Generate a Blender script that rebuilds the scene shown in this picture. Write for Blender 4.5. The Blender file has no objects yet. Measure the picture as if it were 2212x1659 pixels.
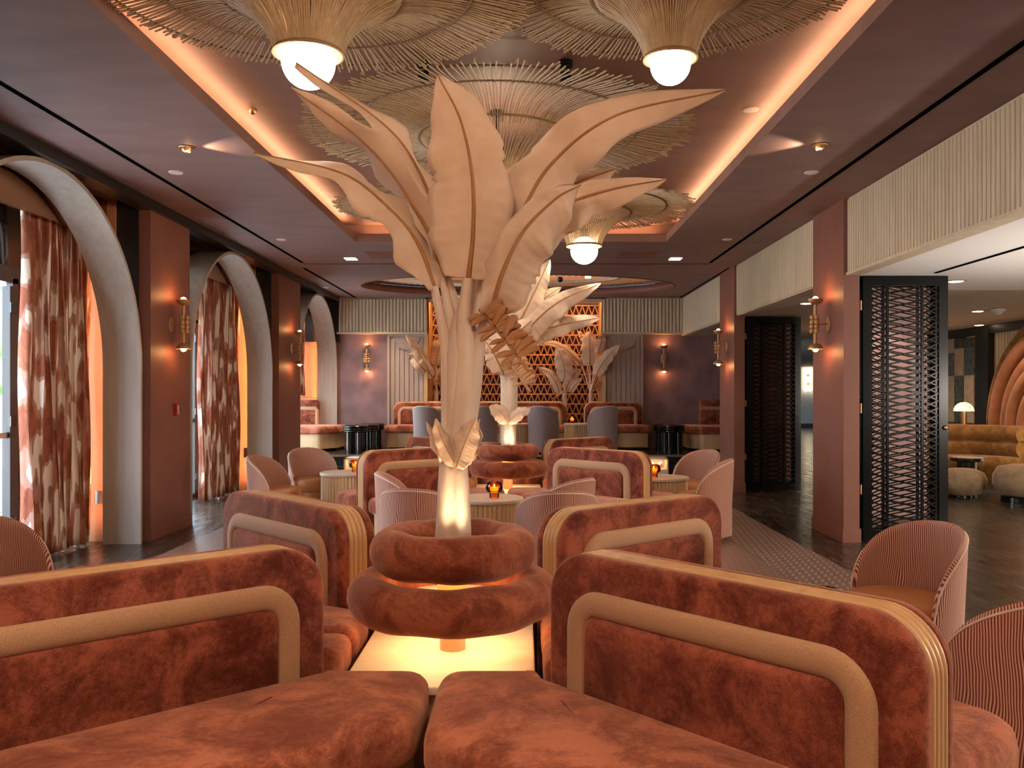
import bpy, bmesh, math, random
from mathutils import Vector, Matrix
from math import sin, cos, pi, radians, sqrt, atan2, hypot
R = random.Random(7)
SC = bpy.context.scene
COL = SC.collection
# ---------------------------------------------------------------- camera, world, light levels
F = 1850.0; VX, VY = 1130.0, 851.0; EYE = 1.4
cd = bpy.data.cameras.new('camera'); cam = bpy.data.objects.new('camera', cd); COL.objects.link(cam)
cam.location = (0, 0, EYE); cam.rotation_euler = (pi/2, 0, 0)
cd.sensor_width = 36; cd.lens = 36*F/2212
cd.shift_x = -(VX-1106)/2212; cd.shift_y = (VY-829.5)/2212
cd.clip_end = 200
SC.camera = cam
SC.view_settings.view_transform = 'Standard'; SC.view_settings.look = 'None'
SC.view_settings.gamma = 1; SC.view_settings.use_curve_mapping = False
SC.view_settings.exposure = 0.7
w = bpy.data.worlds.new('sky'); SC.world = w; w.use_nodes = True
bg = w.node_tree.nodes['Background']; bg.inputs[0].default_value = (0.62, 0.80, 1.0, 1); bg.inputs[1].default_value = 11.0
SC.cycles.max_bounces = 8; SC.cycles.diffuse_bounces = 4; SC.cycles.glossy_bounces = 3
SC.cycles.transmission_bounces = 4; SC.cycles.transparent_max_bounces = 12
SC.cycles.caustics_reflective = False; SC.cycles.caustics_refractive = False
SC.cycles.sample_clamp_indirect = 4
WARM = (1.0, 0.52, 0.22); WARM2 = (1.0, 0.73, 0.50); AMB = (1.0, 0.36, 0.10)

def light(name, kind, loc, power, color=WARM, size=0.1, size_y=None, rot=(0, 0, 0), spot=None, parent=None, blend=.5):
    l = bpy.data.lights.new(name, kind); l.energy = power; l.color = color
    if kind == 'AREA':
        l.size = size
        if size_y: l.shape = 'RECTANGLE'; l.size_y = size_y
        else: l.shape = 'DISK'
    else:
        l.shadow_soft_size = size
    if kind == 'SPOT': l.spot_size = radians(spot or 60); l.spot_blend = blend
    o = bpy.data.objects.new(name, l); COL.objects.link(o); o.location = loc; o.rotation_euler = rot
    if parent: o.parent = parent
    return o
def aim(o, d):
    o.rotation_euler = Vector(d).to_track_quat('-Z', 'Y').to_euler()

# room levels
CEI = 3.24; XL = -3.55; XR = 3.02; YB = 16.5; X0 = -0.30
# cove strips of the ceiling tray (light the tray from behind its lip)
CP = 11
for (x, d) in ((-2.15, 1), (1.85, -1)):
    o = light('cove_strip', 'AREA', (x, 6.0, 3.345), CP*8.6/4, (1.0, .55, .30), 8.6, .05); o.rotation_euler = (pi, 0, pi/2)
o = light('cove_strip', 'AREA', (-.15, 10.47, 3.345), CP*.9, (1.0, .55, .30), 3.6, .05, rot=(pi, 0, 0))
# added ceiling spots for general fill, without fittings (several behind the camera)
for (x, y, p) in ((-2.6, .6, 26), (1.9, .4, 26), (-.3, -.6, 26), (-2.7, 3.2, 16), (2.3, 3.4, 16), (-.3, 1.2, 30), (-2.55, 6.6, 10), (2.2, 6.6, 10),
                  (-2.4, 11.2, 14), (2.0, 11.2, 14), (-.2, 11.6, 22), (-1.3, 15.2, 22), (.2, 15.1, 18), (-2.75, 15.5, 60), (-.2, 8.2, 24)):
    light('ceiling_fill_spot', 'SPOT', (x, y, CEI-.03), p*2.2, WARM2, .06, spot=120, blend=.9)

for (x, y, p) in ((-1.2, .9, 34), (1.0, .3, 30), (-.2, -1.6, 50)):     # added fill points behind the viewer, no pendants hang there
    light('rear_fill_light', 'POINT', (x, y, 2.75), p, WARM2, .13)
o = light('tree_fill_spot', 'SPOT', (-.5, .2, 3.15), 95, WARM2, .04, spot=46, blend=.7); aim(o, (.15, 3.25, -.85))  # added unseen spot that brightens the leaves
o = light('sun', 'SUN', (0, 0, 12), 18, (1, .96, .90), .01); o.data.angle = .02; aim(o, (-.62, .25, -.75))
# ---------------------------------------------------------------- materials
def nmat(name):
    m = bpy.data.materials.new(name); m.use_nodes = True
    nt = m.node_tree; b = nt.nodes['Principled BSDF']
    return m, nt, b
def lk(nt, a, b): nt.links.new(a, b)
def coords(nt, scale=(1, 1, 1), kind='Object', rot=(0, 0, 0)):
    tc = nt.nodes.new('ShaderNodeTexCoord'); mp = nt.nodes.new('ShaderNodeMapping')
    mp.inputs['Scale'].default_value = scale; mp.inputs['Rotation'].default_value = rot
    lk(nt, tc.outputs[kind], mp.inputs[0]); return mp.outputs[0]
def noise(nt, vec, scale, detail=3, rough=.5, dist=0):
    n = nt.nodes.new('ShaderNodeTexNoise'); n.inputs['Scale'].default_value = scale; n.inputs['Detail'].default_value = detail
    n.inputs['Roughness'].default_value = rough; n.inputs['Distortion'].default_value = dist
    lk(nt, vec, n.inputs['Vector']); return n.outputs['Fac']
def ramp(nt, fac, stops, interp='LINEAR'):
    r = nt.nodes.new('ShaderNodeValToRGB'); r.color_ramp.interpolation = interp
    el = r.color_ramp.elements
    while len(el) < len(stops): el.new(.5)
    for e, (p, c) in zip(el, stops):
        e.position = p; e.color = (c[0], c[1], c[2], 1)
    lk(nt, fac, r.inputs[0]); return r.outputs[0]
def bump(nt, b, h, strength=.3, dist=.01, prev=None):
    n = nt.nodes.new('ShaderNodeBump'); n.inputs['Strength'].default_value = strength; n.inputs['Distance'].default_value = dist
    lk(nt, h, n.inputs['Height'])
    if prev: lk(nt, prev, n.inputs['Normal'])
    lk(nt, n.outputs[0], b.inputs['Normal']); return n.outputs[0]
def simple(name, col, rough=.5, metal=0, spec=.5, sheen=0, nscale=None, var=.15, bumps=0, stretch=(1, 1, 1)):
    m, nt, b = nmat(name)
    b.inputs['Roughness'].default_value = rough; b.inputs['Metallic'].default_value = metal
    b.inputs['Specular IOR Level'].default_value = spec; b.inputs['Sheen Weight'].default_value = sheen
    b.inputs['Base Color'].default_value = (*col, 1)
    if nscale:
        v = coords(nt, stretch); f = noise(nt, v, nscale, 4)
        lk(nt, ramp(nt, f, [(.3, [c*(1-var) for c in col]), (.7, [min(1, c*(1+var)) for c in col])]), b.inputs['Base Color'])
        if bumps: bump(nt, b, f, bumps, .01)
    return m
def velvet(name, dark, light_, sc=1):
    m, nt, b = nmat(name)
    v = coords(nt)
    big = noise(nt, v, 5*sc, 5, .6, .6); mid = noise(nt, v, 55*sc, 3, .7); fine = noise(nt, v, 420, 2, .6)
    a = nt.nodes.new('ShaderNodeMath'); a.operation = 'MULTIPLY_ADD'; lk(nt, mid, a.inputs[0]); a.inputs[1].default_value = .32; lk(nt, big, a.inputs[2])
    c = nt.nodes.new('ShaderNodeMath'); c.operation = 'MULTIPLY_ADD'; lk(nt, fine, c.inputs[0]); c.inputs[1].default_value = .42; lk(nt, a.outputs[0], c.inputs[2])
    lk(nt, ramp(nt, c.outputs[0], [(.72, dark), (.87, [x*.6+y*.4 for x, y in zip(dark, light_)]), (1.0, light_)]), b.inputs['Base Color'])
    b.inputs['Roughness'].default_value = .85; b.inputs['Specular IOR Level'].default_value = .15
    b.inputs['Sheen Weight'].default_value = .55; b.inputs['Sheen Roughness'].default_value = .4
    b.inputs['Sheen Tint'].default_value = (1, .55, .38, 1)
    p = bump(nt, b, big, .22, .02)
    bump(nt, b, c.outputs[0], .5, .006, p)
    return m
def wood(name, c1, c2, rough=.45, stretch=(1, 1, 12), sc=14, spec=.4, bumps=.1):
    m, nt, b = nmat(name)
    s = [1.0/x if x > 1 else 1 for x in stretch]
    v = coords(nt, s); f = noise(nt, v, sc, 5, .65, .4)
    lk(nt, ramp(nt, f, [(.3, c1), (.7, c2)]), b.inputs['Base Color'])
    b.inputs['Roughness'].default_value = rough; b.inputs['Specular IOR Level'].default_value = spec
    bump(nt, b, f, bumps, .005); return m
def emis(name, col, strength):
    m, nt, b = nmat(name); b.inputs['Base Color'].default_value = (*col, 1)
    b.inputs['Emission Color'].default_value = (*col, 1); b.inputs['Emission Strength'].default_value = strength; return m
M = {}
M['velvet'] = velvet('velvet_rust', (.085, .013, .008), (.34, .095, .052))
M['velvet_seat'] = velvet('velvet_seat', (.15, .030, .017), (.47, .160, .090))
M['velvet_ring'] = velvet('velvet_ring', (.14, .028, .013), (.36, .11, .055), 1.4)
M['piping'] = simple('tan_bolster_cloth', (.42, .235, .125), .8, sheen=.2, nscale=260, var=.18, bumps=.15)
M['oak'] = wood('pale_oak', (.52, .34, .18), (.68, .47, .27))
M['oak_rib'] = wood('honey_oak_reeds', (.44, .24, .10), (.60, .36, .17), .35)
M['frieze'] = wood('frieze_oak', (.45, .36, .25), (.58, .47, .33), .55)
M['bleached'] = wood('bleached_table_wood', (.66, .50, .33), (.78, .62, .43), .45, stretch=(8, 1, 1))
M['stone'] = simple('travertine', (.60, .47, .36), .4, nscale=9, var=.12)
M['ceiling'] = simple('ceiling_plaster', (.20, .118, .104), .62, nscale=2.2, var=.13, stretch=(1, 2.2, 1))
M['tray'] = simple('tray_plaster', (.225, .115, .085), .5, nscale=2.2, var=.12, stretch=(1, 2.2, 1))
M['plaster'] = simple('terracotta_plaster', (.20, .072, .046), .55, nscale=2.5, var=.12)
M['mauve'] = simple('mauve_plaster', (.19, .11, .115), .5, nscale=2.6, var=.3)
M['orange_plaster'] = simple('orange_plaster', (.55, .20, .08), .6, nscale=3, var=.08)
M['arch'] = wood('limed_arch', (.33, .27, .22), (.42, .35, .29), .5)
M['black'] = wood('ebonised_wood', (.006, .006, .006), (.018, .016, .014), .35, spec=.5, bumps=.3)
M['gloss_black'] = simple('black_lacquer', (.006, .007, .007), .18)
M['door_black'] = simple('satin_black_door', (.003, .003, .003), .25, spec=.14)
M['slot'] = simple('dark_slot', (.003, .003, .003), .9, spec=0)
M['white_ceiling'] = simple('white_plaster', (.72, .68, .64), .7)
M['beige_ceiling'] = simple('beige_plaster', (.45, .36, .27), .7)
M['brass'] = simple('aged_brass', (.60, .37, .16), .38, .75)
M['copper'] = simple('brushed_copper', (.45, .20, .09), .22, 1)
M['leather'] = simple('caramel_leather', (.36, .135, .045), .42, nscale=60, var=.06, bumps=.05)
M['rattan'] = wood('rattan', (.34, .23, .125), (.50, .36, .21), .55, sc=30)
M['cord'] = simple('rattan_cord', (.22, .14, .07), .8)
M['globe'] = emis('opal_globe', (1, .84, .62), 32)
M['bulb'] = emis('warm_bulb', (1, .62, .30), 26)
M['square_lamp'] = emis('square_lamp', (1, .78, .5), 6)
M['grey_metal'] = simple('nickel', (.45, .40, .36), .3, 1)
M['white'] = simple('white_plastic', (.55, .48, .44), .5)
M['tan_seat'] = velvet('ochre_velvet', (.17, .075, .018), (.34, .17, .05))
M['rib_velvet'] = simple('orange_velvet', (.36, .115, .028), .7, sheen=.3, nscale=6, var=.2)
M['taupe'] = velvet('taupe_velvet', (.22, .15, .09), (.36, .26, .16))
M['mirror'] = simple('smoked_mirror', (.75, .72, .68), .03, 1)
M['frond'] = simple('banana_leaf_green', (.10, .30, .06), .4, nscale=5, var=.4)
M['bush'] = simple('bush_green', (.05, .14, .04), .6, nscale=8, var=.5)
M['out_white'] = simple('garden_wall_white', (.85, .85, .84), .8)
M['pergola'] = wood('pergola_timber', (.18, .10, .06), (.32, .19, .11), .7, stretch=(1, 8, 1))
M['soil'] = simple('dark_soil', (.012, .010, .008), .9)
M['red'] = simple('alarm_red', (.35, .02, .02), .4)
M['bark'] = simple('trunk_bark', (.10, .08, .06), .9, nscale=30, var=.4, stretch=(1, 1, .2), bumps=.5)
M['banana'] = wood('dried_fruit_wood', (.30, .135, .055), (.44, .215, .10), .6, sc=25)

def m_leaf(name, c1, c2):
    m, nt, b = nmat(name)
    v = coords(nt); f = noise(nt, v, 7, 5, .6)
    wv = noise(nt, coords(nt, (60, 60, 6)), 3, 2)
    col = ramp(nt, f, [(.3, c1), (.7, c2)]); lk(nt, col, b.inputs['Base Color'])
    b.inputs['Roughness'].default_value = .65; b.inputs['Specular IOR Level'].default_value = .2
    bump(nt, b, wv, .15, .004)
    tr = nt.nodes.new('ShaderNodeBsdfTranslucent'); lk(nt, col, tr.inputs[0])
    mx = nt.nodes.new('ShaderNodeMixShader'); mx.inputs[0].default_value = .32
    out = nt.nodes['Material Output']; lk(nt, b.outputs[0], mx.inputs[1]); lk(nt, tr.outputs[0], mx.inputs[2]); lk(nt, mx.outputs[0], out.inputs[0])
    return m
M['leaf'] = m_leaf('parchment_leaf', (.68, .50, .37), (.80, .61, .46))
M['stem'] = m_leaf('parchment_stem', (.74, .58, .46), (.84, .68, .56))
M['midrib'] = wood('midrib_brown', (.26, .11, .035), (.36, .17, .06), .5)

def m_zebra(name, a, b_, scale=46):
    m, nt, b = nmat(name)
    v = coords(nt, (1, 1, .45))
    f = noise(nt, v, 4.5, 2, .5, .3)
    gr = nt.nodes.new('ShaderNodeTexGradient'); gr.gradient_type = 'RADIAL'; lk(nt, coords(nt, rot=(0, 0, -pi/2)), gr.inputs[0]); dp = nt.nodes.new('ShaderNodeMath'); dp.operation = 'MULTIPLY'; lk(nt, gr.outputs['Fac'], dp.inputs[0]); dp.inputs[1].default_value = 1124
    wv = nt.nodes.new('ShaderNodeMath'); wv.operation = 'MULTIPLY_ADD'; lk(nt, f, wv.inputs[0]); wv.inputs[1].default_value = scale*1.3; lk(nt, dp.outputs[0], wv.inputs[2])
    sn = nt.nodes.new('ShaderNodeMath'); sn.operation = 'SINE'; lk(nt, wv.outputs[0], sn.inputs[0])
    mr = nt.nodes.new('ShaderNodeMapRange'); mr.inputs[1].default_value = -1; mr.inputs[2].default_value = 1; lk(nt, sn.outputs[0], mr.inputs[0])
    lk(nt, ramp(nt, mr.outputs[0], [(.35, a), (.6, b_)]), b.inputs['Base Color'])
    b.inputs['Roughness'].default_value = .75; b.inputs['Sheen Weight'].default_value = .25; b.inputs['Specular IOR Level'].default_value = .2
    bump(nt, b, mr.outputs[0], .2, .003); return m
M['zebra'] = m_zebra('striped_upholstery', (.19, .030, .020), (.58, .35, .26))
M['zebra_grey'] = m_zebra('grey_striped_upholstery', (.13, .09, .09), (.36, .28, .26))

def m_curtain():
    m, nt, b = nmat('brushstroke_curtain')
    v = coords(nt, (1.2, 7.5, .75), rot=(radians(2), 0, 0))
    f = noise(nt, v, 3.4, 1.6, .4, .25); g = noise(nt, coords(nt, (1, 2, .5)), 9, 4, .6, .5)
    c1 = ramp(nt, g, [(.35, (.25, .070, .038)), (.65, (.42, .155, .090))])
    c2 = ramp(nt, f, [(.50, (0, 0, 0)), (.515, (.22, .22, .22)), (.575, (.25, .25, .25)), (.59, (1, 1, 1))])
    mx = nt.nodes.new('ShaderNodeMix'); mx.data_type = 'RGBA'; lk(nt, c2, mx.inputs[0]); lk(nt, c1, mx.inputs[6]); mx.inputs[7].default_value = (.80, .66, .55, 1)
    lk(nt, mx.outputs[2], b.inputs['Base Color']); b.inputs['Roughness'].default_value = .8; b.inputs['Specular IOR Level'].default_value = .15
    tr = nt.nodes.new('ShaderNodeBsdfTranslucent'); lk(nt, mx.outputs[2], tr.inputs[0])
    ms = nt.nodes.new('ShaderNodeMixShader'); ms.inputs[0].default_value = .18
    lk(nt, b.outputs[0], ms.inputs[1]); lk(nt, tr.outputs[0], ms.inputs[2]); lk(nt, ms.outputs[0], nt.nodes['Material Output'].inputs[0])
    return m
M['curtain'] = m_curtain()
def m_glass(name, tint, refl=.12, rough=.02):
    m, nt, b = nmat(name)
    t = nt.nodes.new('ShaderNodeBsdfTransparent'); t.inputs[0].default_value = (*tint, 1)
    g = nt.nodes.new('ShaderNodeBsdfGlossy'); g.inputs['Roughness'].default_value = rough
    fr = nt.nodes.new('ShaderNodeFresnel'); fr.inputs[0].default_value = 1.45
    mx = nt.nodes.new('ShaderNodeMixShader'); lk(nt, fr.outputs[0], mx.inputs[0])
    lk(nt, t.outputs[0], mx.inputs[1]); lk(nt, g.outputs[0], mx.inputs[2]); lk(nt, mx.outputs[0], nt.nodes['Material Output'].inputs[0]); return m
M['glass'] = m_glass('window_glass', (.93, .97, .97))
M['amber'] = m_glass('amber_glass', (.85, .42, .14))
M['candle'] = emis('candle_wax', (1, .36, .07), 5)
M['flame'] = emis('flame', (1, .75, .35), 30)
def m_floor():
    m, nt, b = nmat('dark_plank_floor')
    v = coords(nt, (1, 1, 1), rot=(0, 0, radians(45)))
    br = nt.nodes.new('ShaderNodeTexBrick'); lk(nt, v, br.inputs['Vector'])
    br.inputs['Scale'].default_value = 1.0; br.inputs['Brick Width'].default_value = 1.6; br.inputs['Row Height'].default_value = .16
    br.inputs['Mortar Size'].default_value = .003; br.inputs['Color1'].default_value = (.030, .020, .014, 1); br.inputs['Color2'].default_value = (.050, .034, .022, 1)
    br.inputs['Mortar'].default_value = (.006, .004, .003, 1)
    f = noise(nt, coords(nt, (1, .12, 1), rot=(0, 0, radians(45))), 18, 5, .65)
    mx = nt.nodes.new('ShaderNodeMix'); mx.data_type = 'RGBA'; mx.blend_type = 'MULTIPLY'; mx.inputs[0].default_value = .7
    lk(nt, br.outputs[0], mx.inputs[6]); lk(nt, ramp(nt, f, [(.3, (.5, .5, .5)), (.7, (1.3, 1.3, 1.3))]), mx.inputs[7])
    lk(nt, mx.outputs[2], b.inputs['Base Color'])
    r = ramp(nt, f, [(.3, (.16, .16, .16)), (.7, (.34, .34, .34))]); lk(nt, r, b.inputs['Roughness'])
    bump(nt, b, f, .015, .002); return m
M['floor'] = m_floor()
def m_mosaic(name, tile1, tile2, grout, rough=.3):
    m, nt, b = nmat(name)
    v = coords(nt, (1, 1, 1), rot=(0, 0, radians(52)))
    br = nt.nodes.new('ShaderNodeTexBrick'); lk(nt, v, br.inputs['Vector']); br.offset = .35
    br.inputs['Scale'].default_value = 1.0; br.inputs['Brick Width'].default_value = .085; br.inputs['Row Height'].default_value = .042
    br.inputs['Mortar Size'].default_value = .0045; br.inputs['Mortar Smooth'].default_value = 0
    br.inputs['Color1'].default_value = (*tile1, 1); br.inputs['Color2'].default_value = (*tile2, 1); br.inputs['Mortar'].default_value = (*grout, 1)
    lk(nt, br.outputs[0], b.inputs['Base Color']); b.inputs['Roughness'].default_value = rough
    bump(nt, b, br.outputs['Fac'], -.4, .003); return m
M['mosaic'] = m_mosaic('mosaic_border', (.030, .010, .007), (.055, .020, .014), (.50, .36, .28), .5)
M['mosaic2'] = m_mosaic('mosaic_field', (.13, .065, .05), (.20, .11, .08), (.36, .26, .20))
# ---------------------------------------------------------------- mesh helpers
def at(px, py, Y): return Vector(((px-VX)/F*Y, Y, EYE-(py-VY)/F*Y))
class MB:
    def __init__(s): s.v = []; s.f = []
    def add(s, vs, fs):
        n = len(s.v); s.v += [tuple(v) for v in vs]; s.f += [tuple(i+n for i in f) for f in fs]; return s
    def box(s, x0, x1, y0, y1, z0, z1, rz=0, piv=(0, 0)):
        vs = [(x, y, z) for x in (x0, x1) for y in (y0, y1) for z in (z0, z1)]
        if rz:
            c, q = cos(rz), sin(rz); vs = [(piv[0]+(x-piv[0])*c-(y-piv[1])*q, piv[1]+(x-piv[0])*q+(y-piv[1])*c, z) for x, y, z in vs]
        return s.add(vs, [(0, 1, 3, 2), (4, 6, 7, 5), (0, 4, 5, 1), (2, 3, 7, 6), (0, 2, 6, 4), (1, 5, 7, 3)])
    def quad(s, a, b, c, d): return s.add([a, b, c, d], [(0, 1, 2, 3)])
    def rings(s, rs, close=True, cap0=True, cap1=True):
        n = len(rs[0]); vs = [p for r in rs for p in r]; fs = []
        for i in range(len(rs)-1):
            for j in range(n if close else n-1):
                k = (j+1) % n
                fs.append((i*n+j, i*n+k, (i+1)*n+k, (i+1)*n+j))
        if cap0: fs.append(tuple(range(n-1, -1, -1)))
        if cap1: fs.append(tuple((len(rs)-1)*n+j for j in range(n)))
        return s.add(vs, fs)
    def tube(s, pts, r, n=8, cap=True):
        pts = [Vector(p) for p in pts]; rs = r if isinstance(r, (list, tuple)) else [r]*len(pts)
        out = []; ref = None
        for i, p in enumerate(pts):
            t = (pts[min(i+1, len(pts)-1)]-pts[max(i-1, 0)])
            t = t.normalized() if t.length > 1e-9 else Vector((0, 0, 1))
            if ref is None:
                ref = Vector((0, 0, 1)) if abs(t.z) < .9 else Vector((1, 0, 0))
            a = t.cross(ref).normalized(); b = a.cross(t).normalized(); ref = b
            out.append([p+rs[i]*(cos(2*pi*k/n)*a+sin(2*pi*k/n)*b) for k in range(n)])
        return s.rings(out, True, cap, cap)
    def lathe(s, prof, c=(0, 0, 0), n=32, cap0=True, cap1=True, axis='Z', a0=0, a1=2*pi):
        rs = []
        for (r, z) in prof:
            ring = []
            for k in range(n):
                a = 2*pi*k/n; x, y = r*cos(a), r*sin(a)
                if axis == 'Z': ring.append((c[0]+x, c[1]+y, c[2]+z))
                elif axis == 'X': ring.append((c[0]+z, c[1]+x, c[2]+y))
                else: ring.append((c[0]+y, c[1]+z, c[2]+x))
            rs.append(ring)
        return s.rings(rs, True, cap0, cap1)
    def sphere(s, c, r, n=16, m=10, sz=1):
        return s.lathe([(max(1e-4, r*sin(pi*i/m)), -r*sz*cos(pi*i/m)) for i in range(m+1)], c, n)
    def torus(s, c, Rr, r, n=48, m=16, rough=0, tilt=None, sq=1):
        vs = []; fs = []
        for i in range(n):
            a = 2*pi*i/n
            for j in range(m):
                b = 2*pi*j/m; q = r*(1+rough*sin(5*a+1)*.5+rough*sin(9*a+3*b)*.5)
                vs.append((c[0]+(Rr+q*cos(b))*cos(a), c[1]+(Rr+q*cos(b))*sin(a), c[2]+q*sq*sin(b)))
        for i in range(n):
            for j in range(m):
                fs.append((i*m+j, ((i+1) % n)*m+j, ((i+1) % n)*m+(j+1) % m, i*m+(j+1) % m))
        return s.add(vs, fs)
    def xform(s, M4): s.v = [tuple(M4 @ Vector(v)) for v in s.v]; return s
    def build(s, name, mat, parent=None, smooth=35, flip=True, sub=0):
        me = bpy.data.meshes.new(name); me.from_pydata(s.v, [], s.f); 
        if flip:
            bm = bmesh.new(); bm.from_mesh(me); bmesh.ops.recalc_face_normals(bm, faces=bm.faces); bm.to_mesh(me); bm.free()
        if smooth:
            for p in me.polygons: p.use_smooth = True
            me.set_sharp_from_angle(angle=radians(smooth))
        me.materials.append(mat)
        o = bpy.data.objects.new(name, me); COL.objects.link(o)
        if parent: o.parent = parent
        if sub:
            md = o.modifiers.new('sub', 'SUBSURF'); md.levels = sub; md.render_levels = sub
        return o
def tag(o, label=None, cat=None, group=None, kind=None):
    if label: o['label'] = label
    if cat: o['category'] = cat
    if group: o['group'] = group
    if kind: o['kind'] = kind
    return o
def thing(name, loc, label, cat, group=None, rz=0):
    o = bpy.data.objects.new(name, None); COL.objects.link(o); o.location = loc; o.rotation_euler = (0, 0, rz)
    o.empty_display_size = .1
    return tag(o, label, cat, group)
def struct(name, mb, mat, label=None, parent=None, **k):
    o = mb.build(name, mat, parent, **k)
    if not parent: o['kind'] = 'structure'
    if label: o['label'] = label; 
    return o
KIDS = {}
def children(o): return [c for c in bpy.data.objects if c.parent == o]
def dup(root, loc, rz=0, label=None, group=None, scale=None):
    r = root.copy(); COL.objects.link(r); r.location = loc; r.rotation_euler = (0, 0, rz)
    if label: r['label'] = label
    if group: r['group'] = group
    if scale: r.scale = scale
    def rec(a, b):
        for ch in children(a):
            c = ch.copy(); COL.objects.link(c); c.parent = b; rec(ch, c)
    rec(root, r); return r
def arc(cx, cy, r, a0, a1, n=6): return [(cx+r*cos(radians(a0+(a1-a0)*i/n)), cy+r*sin(radians(a0+(a1-a0)*i/n))) for i in range(n+1)]
def round_poly(poly, r, n=5):
    out = []; N = len(poly)
    for i in range(N):
        p = Vector(poly[i][:2]); a = Vector(poly[i-1][:2])-p; b = Vector(poly[(i+1) % N][:2])-p
        rr = poly[i][2] if len(poly[i]) > 2 else r
        d = min(rr, a.length*.45, b.length*.45); A = p+a.normalized()*d; B = p+b.normalized()*d
        for k in range(n+1):
            t = k/n; q = A*(1-t)**2+p*2*t*(1-t)+B*t*t; out.append((q.x, q.y))
    return out
def area2(p): return sum(p[i-1][0]*p[i][1]-p[i][0]*p[i-1][1] for i in range(len(p)))
def inset(pts, d):
    N = len(pts); out = []; s = 1 if area2(pts) > 0 else -1
    for i in range(N):
        p = Vector(pts[i]); e1 = (p-Vector(pts[i-1])); e2 = (Vector(pts[(i+1) % N])-p)
        if e1.length < 1e-7: e1 = e2
        if e2.length < 1e-7: e2 = e1
        e1.normalize(); e2.normalize()
        n1 = Vector((-e1.y, e1.x)); n2 = Vector((-e2.y, e2.x)); n = n1+n2
        if n.length < 1e-6: n = n1
        n.normalize(); k = max(.5, n.dot(n1)); out.append(tuple(p+n*(s*d/k)))
    return out
def slab(mb, pts, h0, h1, r0, r1, to3, dome=0, n=5):
    """outline pts extruded from h0 to h1 with rounded edges r0 (at h0) and r1 (at h1)"""
    prof = []
    for k in range(n+1):
        if r0: a = pi/2*k/n; prof.append((r0*(1-sin(a)), h0+r0*(1-cos(a))))
    if not r0: prof.append((0, h0))
    if r1:
        for k in range(n+1):
            a = pi/2*k/n; prof.append((r1*(1-cos(a)), h1-dome-r1*(1-sin(a))))
    else: prof.append((0, h1))
    if dome:
        pass
    rs = [[to3(q[0], q[1], h) for q in (inset(pts, i) if i > 1e-6 else pts)] for i, h in prof]
    if dome:
        last = inset(pts, r1); cx = sum(p[0] for p in last)/len(last); cy = sum(p[1] for p in last)/len(last)
        for k, g in ((.82, .45), (.6, .8), (.3, 1.0), (.05, 1.0)): rs.append([to3(cx+(x-cx)*k, cy+(y-cy)*k, h1-dome*(1-g)) for x, y in last])
    return mb.rings(rs)
XY = lambda x, y, h: (x, y, h)
def flutes(mb, p0, d, length, nrm, z0, z1, pitch, depth, seg=5):
    """wall of vertical half-round reeds starting at p0 (x,y) running along d"""
    n = max(1, round(length/pitch)); pitch = length/n; prof = []
    for i in range(n):
        for k in range(seg):
            a = pi*k/seg; prof.append((i*pitch+pitch*(.5-.5*cos(a)), .12*depth+depth*sin(a)**.8 if k else 0))
    prof.append((length, 0))
    lo = [(p0[0]+d[0]*u+nrm[0]*q, p0[1]+d[1]*u+nrm[1]*q, z0) for u, q in prof]
    hi = [(x, y, z1) for x, y, _ in lo]
    return mb.rings([lo, hi], False, False, False)

# ================================================================ SHELL
s = MB(); s.quad((-4.5, -3, 0), (14, -3, 0), (14, 38, 0), (-4.5, 38, 0)); struct('floor', s, M['floor'], 'dark glossy plank floor')
s = MB(); s.box(-3.15, 2.0, -3, 14.1, .0, .004); struct('floor_mosaic_field', s, M['mosaic2'], 'reddish mosaic tile floor under the booths')
s = MB(); s.box(2.0, 2.57, -3, 14.1, .0, .005); struct('floor_mosaic_border', s, M['mosaic'], 'dark mosaic tile band along the right aisle')
# ceiling with tray opening and oval opening
TX0, TX1, TY0, TY1 = -2.03, 1.73, 1.5, 10.35
s = MB()
for a in ((-4.5, TX0, -3, 12.4), (TX1, 3.16, -3, 12.4), (TX0, TX1, -3, TY0), (TX0, TX1, TY1, 12.4)):
    s.quad((a[0], a[2], CEI), (a[1], a[2], CEI), (a[1], a[3], CEI), (a[0], a[3], CEI))
OC = (-.1, 14.62); OA, OB = 2.70, 1.50
def rect_pt(a, x0, x1, y0, y1):
    c, q = cos(a), sin(a); k = min(((x1-OC[0]) if c > 0 else (OC[0]-x0))/max(abs(c), 1e-9), ((y1-OC[1]) if q > 0 else (OC[1]-y0))/max(abs(q), 1e-9))
    return (OC[0]+c*k, OC[1]+q*k)
NN = 96; angs = [2*pi*i/NN for i in range(NN)]
x0, x1, y0, y1 = -4.5, 3.16, 12.4, 17.5
angs = sorted(angs+[atan2(yy-OC[1], xx-OC[0]) % (2*pi) for xx in (x0, x1) for yy in (y0, y1)])
def ell(a, A, B): t = atan2(sin(a)*A, cos(a)*B); return (OC[0]+A*cos(t), OC[1]+B*sin(t))
s.rings([[(*ell(a, OA, OB), CEI) for a in angs], [(*rect_pt(a, x0, x1, y0, y1), CEI) for a in angs]], True, False, False)
struct('ceiling', s, M['ceiling'], 'mauve brown plaster ceiling')
s = MB()   # tray: lip, cove and upper ceiling
def ringrect(x0, x1, y0, y1, z): return [(x0, y0, z), (x1, y0, z), (x1, y1, z), (x0, y1, z)]
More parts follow.
